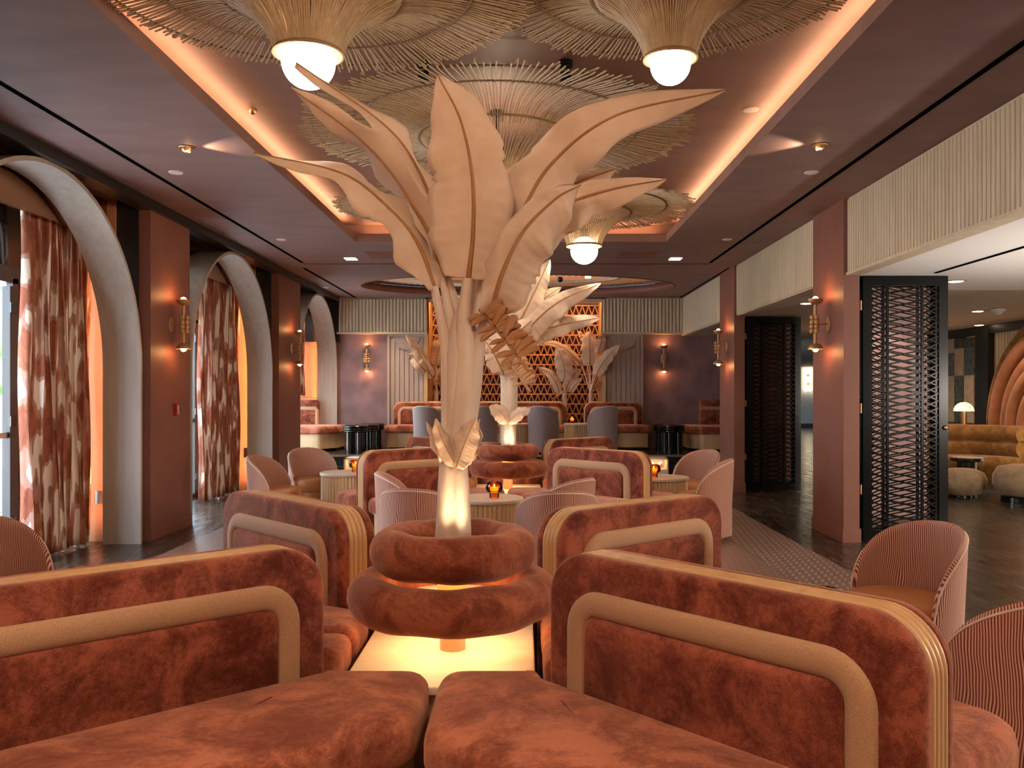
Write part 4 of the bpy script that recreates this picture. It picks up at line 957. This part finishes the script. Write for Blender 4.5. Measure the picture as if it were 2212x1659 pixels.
candle(xb(1236, 15.4), 15.42, .87, 'amber candle jar on the platform between two grey chairs')

# ================================================================ STOOLS
def make_stool():
    t = thing('drum_stool', (0, 0, 0), 'x', 'stool'); m = M['gloss_black']; r = .225
    s = MB(); pr = [(r*.8, .36)]
    for k in range(3): z = .365+k*.04; pr += [(r*.94, z), (r, z+.012), (r, z+.028), (r*.94, z+.04)]
    pr += [(r*.9, .488), (.01, .49)]; s.lathe(pr, (0, 0, 0), 40); s.build('seat', m, t, 40)
    for k in range(4):
        a = pi/4+k*pi/2; MB().lathe([(.062, 0), (.062, .37)], (.125*cos(a), .125*sin(a), 0), 20).build('leg', m, t)
    return t
ST = make_stool(); us = []
def stool(x, y, lab):
    if not us: us.append(1); ST.location = (x, y, .36); ST['label'] = lab; ST['group'] = 'black drum stools on the platform'
    else: dup(ST, (x, y, .36), .3*len(us), lab, 'black drum stools on the platform')
stool(xb(768, 15.2), 15.2, 'black lacquer stool, nearest of the three at the back left')
stool(xb(792, 15.68), 15.68, 'black lacquer stool, middle of the three at the back left')
stool(xb(805, 16.16), 16.16, 'black lacquer stool, rear of the three at the back left')
stool(xb(1452, 15.2), 15.2, 'black lacquer stool at the back right, nearer one')
stool(xb(1437, 15.7), 15.7, 'black lacquer stool at the back right, rear one')

# ================================================================ SCONCES
def make_sconce():
    """wall plane x=0, fixture projects +X"""
    t = thing('wall_sconce', (0, 0, 0), 'x', 'wall lamp'); b = M['brass']; e = .13
    s = MB(); s.lathe([(.001, .012), (.043, .012), (.046, 0)], (0, 0, 0), 24, True, True, 'X'); s.v = [(x, y, z*1.8) for x, y, z in s.v]; s.build('backplate', b, t)
    s = MB(); s.tube([(0, 0, 0), (e, 0, 0)], .006, 8); s.build('arm', b, t)
    s = MB(); s.tube([(e, 0, -.19), (e, 0, .19)], .016, 10); s.build('rod', M['oak_rib'] if 0 else simple('sconce_wood', (.50, .26, .11), .4) if 'sconce_wood' not in bpy.data.materials else bpy.data.materials['sconce_wood'], t)
    s = MB()
    for k in range(4):
        z = -.07+k*.046
        for (dx, dy) in ((0, .034), (0, -.034), (.034, 0)): s.sphere((e+dx, dy, z), .025, 12, 8)
    s.build('beads', bpy.data.materials['sconce_wood'], t)
    for sg in (1, -1):
        pr = [(.012, -.002)]+[(.074*sin(q), .058*(1-cos(q))) for q in (.3, .6, .9, 1.2, 1.57)]+[(.070*sin(q), .058-.053*cos(q)) for q in (1.5, 1.1, .7, .3)]
        s = MB(); s.lathe([(r, sg*z) for r, z in pr], (e, 0, sg*.19), 28, True, True); c = s.build('cup_shade', b, t, 60)
        s = MB(); s.sphere((e, 0, sg*(.19+.056)), .029, 16, 10); s.build('bulb', M['bulb'], c)
    return t
SN = make_sconce(); un = []
def sconce(x, y, z, rz, lab, pw=1.0):
    if not un: un.append(1); o = SN; o.location = (x, y, z); o.rotation_euler = (0, 0, rz); o['label'] = lab; o['group'] = 'brass double cup sconces'
    else: dup(SN, (x, y, z), rz, lab, 'brass double cup sconces')
    for sg in (1, -1): light('sconce_glow', 'POINT', (x+.13*cos(rz)*.95, y+.13*sin(rz)*.95, z+sg*.29), 1.1*pw, AMB, .02)
sconce(XL+.002, 8.62, 2.10, 0, 'brass double cup sconce on the near left pier')
sconce(XL+.002, 13.1, 2.10, 0, 'brass double cup sconce on the far left pier')
sconce(XR-.002, 8.46, 2.09, pi, 'brass double cup sconce on the near right column')
sconce(XR-.002, 12.67, 2.09, pi, 'brass double cup sconce on the far right column')
sconce(xb(795), YB-.002, 2.09, -pi/2, 'brass double cup sconce on the back left mauve wall')
sconce(xb(1432), YB-.002, 2.08, -pi/2, 'brass double cup sconce on the back right dark wall')

# ================================================================ LATTICE SCREENS (folding doors)
def screen(x0, x1, y, zt, lab):
    t = thing('folding_lattice_door', ((x0+x1)/2, y, 0), lab, 'folding screen', 'black lattice folding doors'); w_ = x1-x0; hw = w_/2; zb = .015
    for lf, yo in enumerate((0, .14)):
        s = MB(); fr = .085; yy = (yo-.02, yo+.02); sh = 0
        a, b = -hw+sh*0, hw-sh
        s.box(a, a+fr, *yy, zb, zt); s.box(b-fr, b, *yy, zb, zt); s.box(a+fr, b-fr, *yy, zb, zb+.10); s.box(a+fr, b-fr, *yy, zt-.09, zt)
        o = s.build('door_leaf', M['door_black'], t)
        s = MB(); xs = [a+fr, a+fr+(w_-2*fr)*.24+lf*.02, a+fr+(w_-2*fr)*.76+lf*.02, b-fr]
        for q in xs[1:3]: s.box(q-.011, q+.011, yo-.012, yo+.012, zb+.1, zt-.09)
        rows = 34; hh = (zt-.09-zb-.10)/rows
        for r_ in range(rows):
            zc = zb+.10+hh*(r_+.5); am = hh*.49
            for sg in (1, -1):
                zs = [zc+sg*am, zc-sg*am, zc+sg*am, zc-sg*am]
                for k in range(3):
                    e = .0062; yo2 = yo+sg*.006
                    s.add([(xs[k], yo2-.005, zs[k]-e), (xs[k+1], yo2-.005, zs[k+1]-e), (xs[k+1], yo2-.005, zs[k+1]+e), (xs[k], yo2-.005, zs[k]+e),
                           (xs[k], yo2+.005, zs[k]-e), (xs[k+1], yo2+.005, zs[k+1]-e), (xs[k+1], yo2+.005, zs[k+1]+e), (xs[k], yo2+.005, zs[k]+e)],
                          [(0, 1, 2, 3), (4, 5, 6, 7), (0, 1, 5, 4), (3, 2, 6, 7)])
        s.build('lattice', M['door_black'], o, 0)
    for z in (.45, 1.22, zt-.32):
        s = MB(); s.lathe([(.012, 0), (.012, .09)], (-hw-.012, 0, z), 10); s.build('hinge', M['brass'], t)
    s = MB(); s.sphere((hw-.03, -.03, 1.08), .022); s.build('knob', M['grey_metal'], t)
screen(3.215, 4.02, 8.12, 2.515, 'tall black lattice folding door beside the near right column')
screen(3.215, 3.99, 12.32, 2.505, 'tall black lattice folding door beside the far right column')
struct('wall_pier_hall', MB().box(3.9, 4.6, 9.75, 9.95, 0, 2.52), simple('pink_plaster', (.42, .27, .25), .7), 'mauve pier behind the near lattice door')
struct('wall_pier_hall', MB().box(3.2, 3.98, 12.72, 13.1, 0, 2.52), M['plaster'], 'dark pier behind the far lattice door')
o = light('hall_spot', 'SPOT', (4.1, 9.2, 2.45), 14, (1, .72, .60), .05, spot=90); aim(o, (-.05, .35, -1))

# ================================================================ CEILING FITTINGS
def ceil_fit(name, px, py, mb, mat, lab, cat, z=CEI, extra=None, grp=None):
    h = z-EYE; Y_ = h*F/(VY-py); x = (px-VX)/F*Y_; t = thing(name, (x, Y_, z), lab, cat, grp)
    for nm, m_, mt in mb: m_.build(nm, mt, t)
    return t
for px, py, sg, lab in ((403, 317, 1, 'adjustable brass eyeball downlight in the left ceiling'), (1771, 312, -1, 'adjustable brass eyeball downlight in the right ceiling')):
    a = MB().lathe([(.05, -.001), (.058, -.006), (.05, -.012), (.04, -.006)], (0, 0, 0), 28)
    b = MB().sphere((0, 0, -.012), .038, 20, 12); c = MB().lathe([(.018, 0), (.020, .004)], (0, 0, 0), 16); c.xform(Matrix.Translation((.012*sg, -.012, -.044)))
    t = ceil_fit('eyeball_downlight', px, py, (('trim_ring', a, M['brass']), ('eyeball', b, M['brass']), ('lamp_face', c, M['bulb'])), None, lab, 'downlight', grp='eyeball downlights')
    o = light('eyeball_beam', 'SPOT', t.location+Vector((.03*sg, 0, -.07)), 14, WARM2, .015, spot=85, blend=.4); aim(o, (1.0*sg, .05, -.12))
for px, py, lab in ((758, 559, 'small square lit downlight in the ceiling, left'), (1459, 559, 'small square lit downlight in the ceiling, right')):
    ceil_fit('square_downlight', px, py, (('lamp_face', MB().box(-.075, .075, -.09, .09, -.008, 0), M['square_lamp']),), None, lab, 'downlight', grp='square downlights')
for px, py, z, lab in ((380, 372, CEI, 'round white ceiling cap near the left eyeball light'), (1753, 372, CEI, 'round white ceiling cap near the right eyeball light'), (1622, 236, CEI+.24, 'round white cap inside the ceiling tray at right'),
                       (608, 517, CEI, 'small round ceiling cap left of the tray end'), (1571, 517, CEI, 'small round ceiling cap right of the tray end'), (703, 621, CEI, 'tiny ceiling cap at the back left')):
    ceil_fit('ceiling_sensor', px, py, (('cap_disc', MB().lathe([(.055, -.008), (.06, 0)], (0, 0, 0), 24), M['white']),), None, lab, 'ceiling sensor', z)
ceil_fit('sprinkler', 545, 238, (('escutcheon', MB().lathe([(.03, -.01), (.035, 0)], (0, 0, 0), 16), M['brass']), ('sprinkler_head', MB().lathe([(.008, -.035), (.018, -.03), (.01, -.01)], (0, 0, 0), 10), M['grey_metal'])), None, 'small sprinkler head in the tray at left', 'sprinkler', CEI+.24)
for px, lab in ((835, 'slotted air vent in the ceiling, left of the tree'), (1375, 'slotted air vent in the ceiling, right of the tree')):
    s = MB()
    for k in range(7): s.box(-.24, .24, -.27+k*.08, -.22+k*.08, -.006, 0)
    ceil_fit('air_vent', px, 551, (('vent_slats', s, M['plaster']), ('vent_backing', MB().box(-.25, .25, -.29, .29, -.002, .0), M['ceiling'])), None, lab, 'air vent', grp='ceiling air vents')
for px, py, lab in ((2065, 607, 'recessed hall downlight near the top of the near screen'), (2112, 672, 'recessed lounge downlight, round'), (2115, 702, 'recessed lounge downlight, farther one'), (1742, 655, 'hall downlight left of the near column')):
    ceil_fit('hall_downlight', px, py, (('trim_ring', MB().lathe([(.09, -.006), (.11, 0)], (0, 0, 0), 24), M['beige_ceiling']), ('lamp_face', MB().lathe([(.06, -.01), (.07, -.006)], (0, 0, 0), 20), M['square_lamp'])), None, lab, 'downlight', 2.52, grp='hall downlights')
ceil_fit('smoke_detector', 2157, 668, (('detector_body', MB().lathe([(.03, -.07), (.05, -.05), (.09, -.01), (.09, 0)], (0, 0, 0), 24), M['white']),), None, 'white smoke detector on the lounge ceiling', 'smoke detector', 2.515)
MB_ = MB().box(-.005, .03, -.035, .035, -.06, .06); t = thing('fire_alarm_pull', (XL+.006, 8.72, 1.24), 'small red fire alarm box on the near left pier', 'fire alarm'); MB_.build('alarm_box', M['red'], t); MB().box(.03, .035, -.015, .015, -.045, .045).build('alarm_lever', M['white'], t)
for y, lab in ((8.125, 'metal outlet plate on the orange reveal of the first arch'),):
    t = thing('outlet_plate', (-4.01, y, .42), lab, 'outlet'); MB().box(-.045, .045, -.008, 0, -.06, .06).build('plate', M['grey_metal'], t)
t = thing('outlet_plate', (-4.0, 12.375, .55), 'dark outlet plate on the reveal of the middle arch', 'outlet'); MB().box(-.03, .03, -.008, 0, -.07, .07).build('plate', M['gloss_black'], t)
for x, lab in ((2.17, 'lit cabinet with two white balls at the right of the platform front'), (-2.72, 'lit cabinet at the left of the platform front')):
    t = thing('lit_cabinet', (x, 14.05, 0), lab, 'cabinet', 'lit cabinets before the platform'); s = MB()
    s.box(-.19, .19, -.15, .2, 0, .17); s.box(-.19, -.165, -.15, .2, .17, .36); s.box(.165, .19, -.15, .2, .17, .36); s.box(-.19, .19, -.15, .2, .34, .36); s.box(-.165, .165, .15, .2, .17, .34); s.build('cabinet_body', M['bleached'], t)
    for dx in (-.075, .075): MB().sphere((dx, -.08, .245), .05, 20, 12).build('ball', M['stem'], t)
    light('cabinet_light', 'AREA', (x, 13.98, .335), .8, WARM2, .2)

# ================================================================ LOUNGE ON THE RIGHT
def sofa():
    t = thing('curved_sofa', (6.6, 12.4, 0), 'long ochre velvet curved sofa in the side lounge', 'sofa'); m = M['tan_seat']
    path = [(4.6, 13.3), (5.6, 13.4), (6.6, 13.35), (7.05, 13.2), (7.28, 12.9), (7.36, 12.6)]
    P = [Vector((x-6.6, y-12.4, 0)) for x, y in path]
    Pn = [P[0]*2-P[1]]+P+[P[-1]*2-P[-2]]; Q = []
    for i in range(41):
        u = i/40*5; k = min(int(u), 4); f = u-k; a, b, c, d = Pn[k:k+4]; Q.append(.5*((2*b)+(-a+c)*f+(2*a-5*b+4*c-d)*f*f+(-a+3*b-3*c+d)*f**3))
    for nm, zc, r in (('upper_back_roll', .80, .13), ('lower_back_roll', .585, .13)):
        s = MB(); s.tube([q+Vector((0, 0, zc)) for q in Q], r, 18); s.build(nm, m, t, 80)
    rs = []
    for i, q in enumerate(Q):
        tt = (Q[min(i+1, 40)]-Q[max(i-1, 0)]).normalized(); nn = Vector((tt.y, -tt.x, 0)); w_ = .95+.15*sin(i/40*9)
        rs.append([q+nn*u+Vector((0, 0, z)) for u, z in ((-.08, .08), (-.08, .46), (.3, .48), (w_-.12, .48), (w_-.03, .44), (w_, .34), (w_-.01, .18), (w_-.06, .10), (w_-.1, .08))])
    s = MB(); s.rings(rs); s.build('seat', m, t, 80)
    s = MB(); s.rings([[r[0]*1, r[0]-Vector((0, 0, .08)), r[-1]-Vector((0, 0, .08))-(r[-1]-r[0])*.08, r[-1]-(r[-1]-r[0])*.08] for r in rs]); s.build('plinth', M['gloss_black'], t)
sofa()
t = thing('ottoman', (6.0, 11.7, 0), 'round taupe ottoman before the ochre sofa', 'ottoman'); MB().lathe([(.12, .02), (.22, .05), (.30, .14), (.31, .24), (.27, .33), (.16, .38), (.01, .39)], (0, 0, 0), 36).build('cushion', M['taupe'], t, 80); MB().lathe([(.12, 0), (.12, .03)], (0, 0, 0), 24).build('foot', M['gloss_black'], t)
t = thing('pouf', (6.6, 11.1, 0), 'large taupe pouf end before the sofa at the right edge', 'ottoman'); MB().lathe([(.2, .06), (.40, .10), (.46, .22), (.46, .34), (.40, .45), (.25, .48), (.01, .485)], (0, 0, 0), 40).build('cushion', M['taupe'], t, 80); MB().lathe([(.36, 0), (.36, .07)], (0, 0, 0), 24).build('foot', M['gloss_black'], t)
t = thing('side_table', (6.28, 12.12, 0), 'black round side table with stone top by the ottoman', 'table'); MB().lathe([(.13, 0), (.13, .45)], (0, 0, 0), 24).build('pedestal', M['gloss_black'], t); MB().lathe([(.2, 0), (.22, .01), (.22, .05), (.01, .05)], (0, 0, .45), 32).build('tabletop', M['gloss_black'], t); MB().lathe([(.205, .0), (.205, .008)], (0, 0, .5), 32).build('stone_inlay', M['stone'], t)
x, y = (2082-VX)/F*13.95, 13.95
t = thing('console_table', (x, y, 0), 'low console behind the sofa carrying the dome lamp', 'table'); MB().box(-.35, .22, -.12, .2, 0, .85).build('console_body', M['black'], t)
t = thing('table_lamp', (x, y, .85), 'brass table lamp with veined glass dome behind the sofa', 'table lamp'); MB().lathe([(.09, 0), (.09, .015)], (0, 0, 0), 24).build('lamp_base', M['brass'], t)
MB().tube([(0, 0, 0), (0, 0, .29)], .045, 14).build('lamp_stem', M['brass'], t)
mv, nt, b_ = nmat('veined_glass'); f = noise(nt, coords(nt), 9, 5, .6, 1.5); lk(nt, ramp(nt, f, [(.44, (.9, .72, .5)), (.48, (.25, .13, .06)), (.52, (.9, .72, .5))]), b_.inputs['Base Color']); lk(nt, ramp(nt, f, [(.44, (.9, .68, .42)), (.48, (.2, .09, .03)), (.52, (.9, .68, .42))]), b_.inputs['Emission Color']); b_.inputs['Emission Strength'].default_value = 1.1
MB().lathe([(.155*cos(a), .155*sin(a)*.95) for a in (0, .3, .6, .9, 1.2, 1.4, 1.56)], (0, 0, .27), 32).build('lamp_dome', mv, t, 60)
# arch of velvet ribs on the lounge wall
t = thing('rainbow_wall_arch', (7.60, 12.18, .5), 'concentric orange velvet arch ribs on the lounge wall', 'wall arch')
for k, (r, wd) in enumerate(((1.62, .10), (1.42, .12), (1.18, .12), (.96, .12), (.74, .12))):
    s = MB(); pts = [(-.03-.05*(k % 2), -r, -.45)]+[(-.03-.05*(k % 2), -r*cos(radians(a)), .35+r*sin(radians(a))) for a in range(0, 181, 6)]+[(-.03-.05*(k % 2), r, -.45)]
    s.tube(pts, wd, 12); s.build('velvet_rib', M['tan_seat'] if k == 0 else M['rib_velvet'], t, 80)
s = MB(); s.rings([[(x, -.60*cos(radians(a)), .35+.62*sin(radians(a))) for a in range(0, 181, 10)]+[(x, .6, -.45), (x, -.6, -.45)] for x in (-.05, 0)]); s.build('glowing_centre', emis('arch_glow', (1, .85, .6), .9), t)
struct('trim_60', MB().box(7.53, 7.64, 13.87, 14.27, 0, 2.45), M['black'], 'dark timber post in the lounge')
struct('trim_61', MB().box(7.55, 7.66, 9.0, 16.5, 2.38, 2.515), M['black'], 'dark timber beam along the lounge wall')
t = thing('tile_wall_panel', (7.62, 14.98, .9), 'patchwork of stone and antique mirror tiles on the lounge wall', 'wall panel'); rr = random.Random(4); cols_ = [[(.0, .82, 0), (.82, 1.25, 1), (1.25, 1.5, 0)], [(.0, .38, 1), (.38, .55, 0), (.55, 1.15, 1), (1.15, 1.5, 0)], [(0, .78, 0), (.78, 1.4, 1), (1.4, 1.5, 0)]]
mm = [simple('stone_tile', (.40, .32, .24), .5, nscale=6, var=.2), simple('antique_mirror', (.25, .24, .20), .15, .9, nscale=14, var=.5)]
for c, col_ in enumerate(([(0, .82, 0), (.82, 1.45, 1)], [(0, .82, 1), (.82, 1.30, 0), (1.30, 1.48, 1)], [(0, .82, 0), (.82, 1.22, 1), (1.22, 1.48, 0)], [(0, .5, 1), (.5, 1.1, 0), (1.1, 1.48, 1)])):
    for (a, b, q) in col_: MB().box(-.02, 0, .62-.33*(3-c)-.165+.0, .62-.33*(3-c)+.155, a+.005, b-.005).build('stone_tile' if q == 0 else 'mirror_tile', mm[q], t)
# far hall sconce of three globes
x = (1747-VX)/F*35.9
t = thing('triple_globe_sconce', (x, 35.98, 2.0), 'three stacked round glowing globes on the far hall wall', 'wall lamp')
for k in (-1, 0, 1): MB().sphere((0, -.1, k*.36), .13, 20, 12).build('globe', emis('hall_globe', (1, .82, .55), 4) if 'hall_globe' not in bpy.data.materials else bpy.data.materials['hall_globe'], t)
MB().box(-.04, .04, -.05, 0, -.5, .5).build('backplate', M['brass'], t)
# added fills of the hall, then the lounge lights
light('hall_fill_light', 'POINT', (6.4, 3.6, 1.4), 300, (1, .90, .80), .2)  # added fill point out of view, no lamp stands there
o = light('hall_ceiling_fill', 'SPOT', (4.9, 5.9, .3), 160, (1, .93, .86), .1, spot=115, blend=.9); aim(o, (-.1, .1, 1))  # added upward fill that brightens the white hall ceiling
light('hall_fill_light', 'POINT', (6.6, 7.2, 2.0), 22, WARM2, .1)
for (x, y, p) in ((5.2, 10.6, 22), (6.9, 12.6, 26), (6.4, 14.6, 30), (4.7, 15.0, 20), (5.5, 20, 40), (5.5, 26, 60), (6.5, 33, 90)):
    light('lounge_spot_light', 'SPOT', (x, y, 2.48), p*1.6, WARM2, .06, spot=130, blend=.9)
light('lounge_light', 'POINT', (6.0, 14.3, 1.7), 14, WARM2, .15)

# ================================================================ OUTSIDE
struct('ground_terrace', MB().box(-16, -4.5, -6, 30, -.06, -.01), M['out_white'], 'pale terrace paving outside')
struct('wall_garden', MB().box(-9.2, -9.0, -6, 30, 0, 3.1), M['out_white'], 'white garden wall outside')
struct('wall_planter', MB().box(-7.6, -6.2, 6.0, 12.3, 0, .52), M['out_white'], 'low white planter wall outside the first window')
t = thing('pergola', (-7, 8, .75), 'brown timber pergola seen through the top of the first window', 'pergola'); s = MB()
for k in range(5): s.box(-1.2, 1.5, -3.5+k*1.7, -3.4+k*1.7, 3.15, 3.30)
s.build('rafters', M['pergola'], t); s = MB(); s.box(1.35, 1.5, -3.6, 3.6, 2.95, 3.15); s.box(-1.2, -1.05, -3.6, 3.6, 2.95, 3.15); s.build('beam', M['pergola'], t)
for q_ in (-3.5, 3.5): MB().box(1.35, 1.5, q_-.07, q_+.07, -.75, 2.95).build('post', M['pergola'], t); MB().box(-1.2, -1.05, q_-.07, q_+.07, -.75, 2.95).build('post', M['pergola'], t)
def frond(t, base, tip, w_, seed):
    t['_o'] = tuple(t.location); rr = random.Random(seed); L = Vector(t.location); a, b = Vector(base), Vector(tip); mid = (a+b)/2+Vector((0, 0, .25)); rs = []
    for i in range(15):
        u = i/14; p = a*(1-u)**2+mid*2*u*(1-u)+b*u*u; tt = ((b-a)+(mid-a)*(1-2*u)).normalized(); sd = tt.cross(Vector((.6, -.6, .5))).normalized(); ww = w_*sin(pi*min(1, u*.93+.05))**.7*(1 if i % 4 else .85)
        rs.append([p-L+sd*k*ww/2+Vector((0, 0, -.06*abs(k))) for k in (-2, -1, 0, 1, 2)])
    s = MB(); s.rings(rs, False, False, False); o = s.build('frond', M['frond'], t, 80); md = o.modifiers.new('s', 'SOLIDIFY'); md.thickness = .004
def plant(x, y, z, n, h, lab, seed, trunk=True):
    t = thing('banana_plant', (x, y, z), lab, 'plant', 'banana plants outside'); rr = random.Random(seed)
    if trunk: MB().tube([(0, 0, 0), (.03, 0, h*.45)], [.10, .07], 12).build('stem', M['bark'], t)
    for k in range(n):
        a = rr.uniform(0, 2*pi); r = rr.uniform(.45, .9); b = Vector((x, y, z+h*rr.uniform(.35, .5))); frond(t, b, b+Vector((r*cos(a), r*sin(a), rr.uniform(-.15, .7)*h*.6)), rr.uniform(.14, .22), seed*31+k)
plant(-6.6, 9.2, .52, 9, 1.9, 'green banana plant in the planter outside the first window', 3)
plant(-6.5, 8.3, .52, 8, 1.4, 'lower banana plant at the left window edge', 5)
plant(-6.8, 10.3, .52, 9, 2.2, 'banana plant farther along the white planter', 7)
plant(-6.2, 15.8, 0, 10, 2.2, 'green plant outside the middle window', 11)
plant(-5.8, 14.8, 0, 9, 1.6, 'low green plant outside the middle window', 12)
t = thing('hedge_bush', (-9.15, 11, 3.05), 'green bush above the white garden wall', 'bush'); s = MB(); rr = random.Random(2)
for k in range(260):
    p = (rr.uniform(-.3, .3), rr.uniform(-3.6, 3.6), rr.uniform(0, .7)); s.sphere(p, rr.uniform(.08, .2), 6, 4)
s.build('foliage', M['bush'], t, 0)
for o in bpy.data.objects:
    if '_o' in o.keys(): del o['_o']
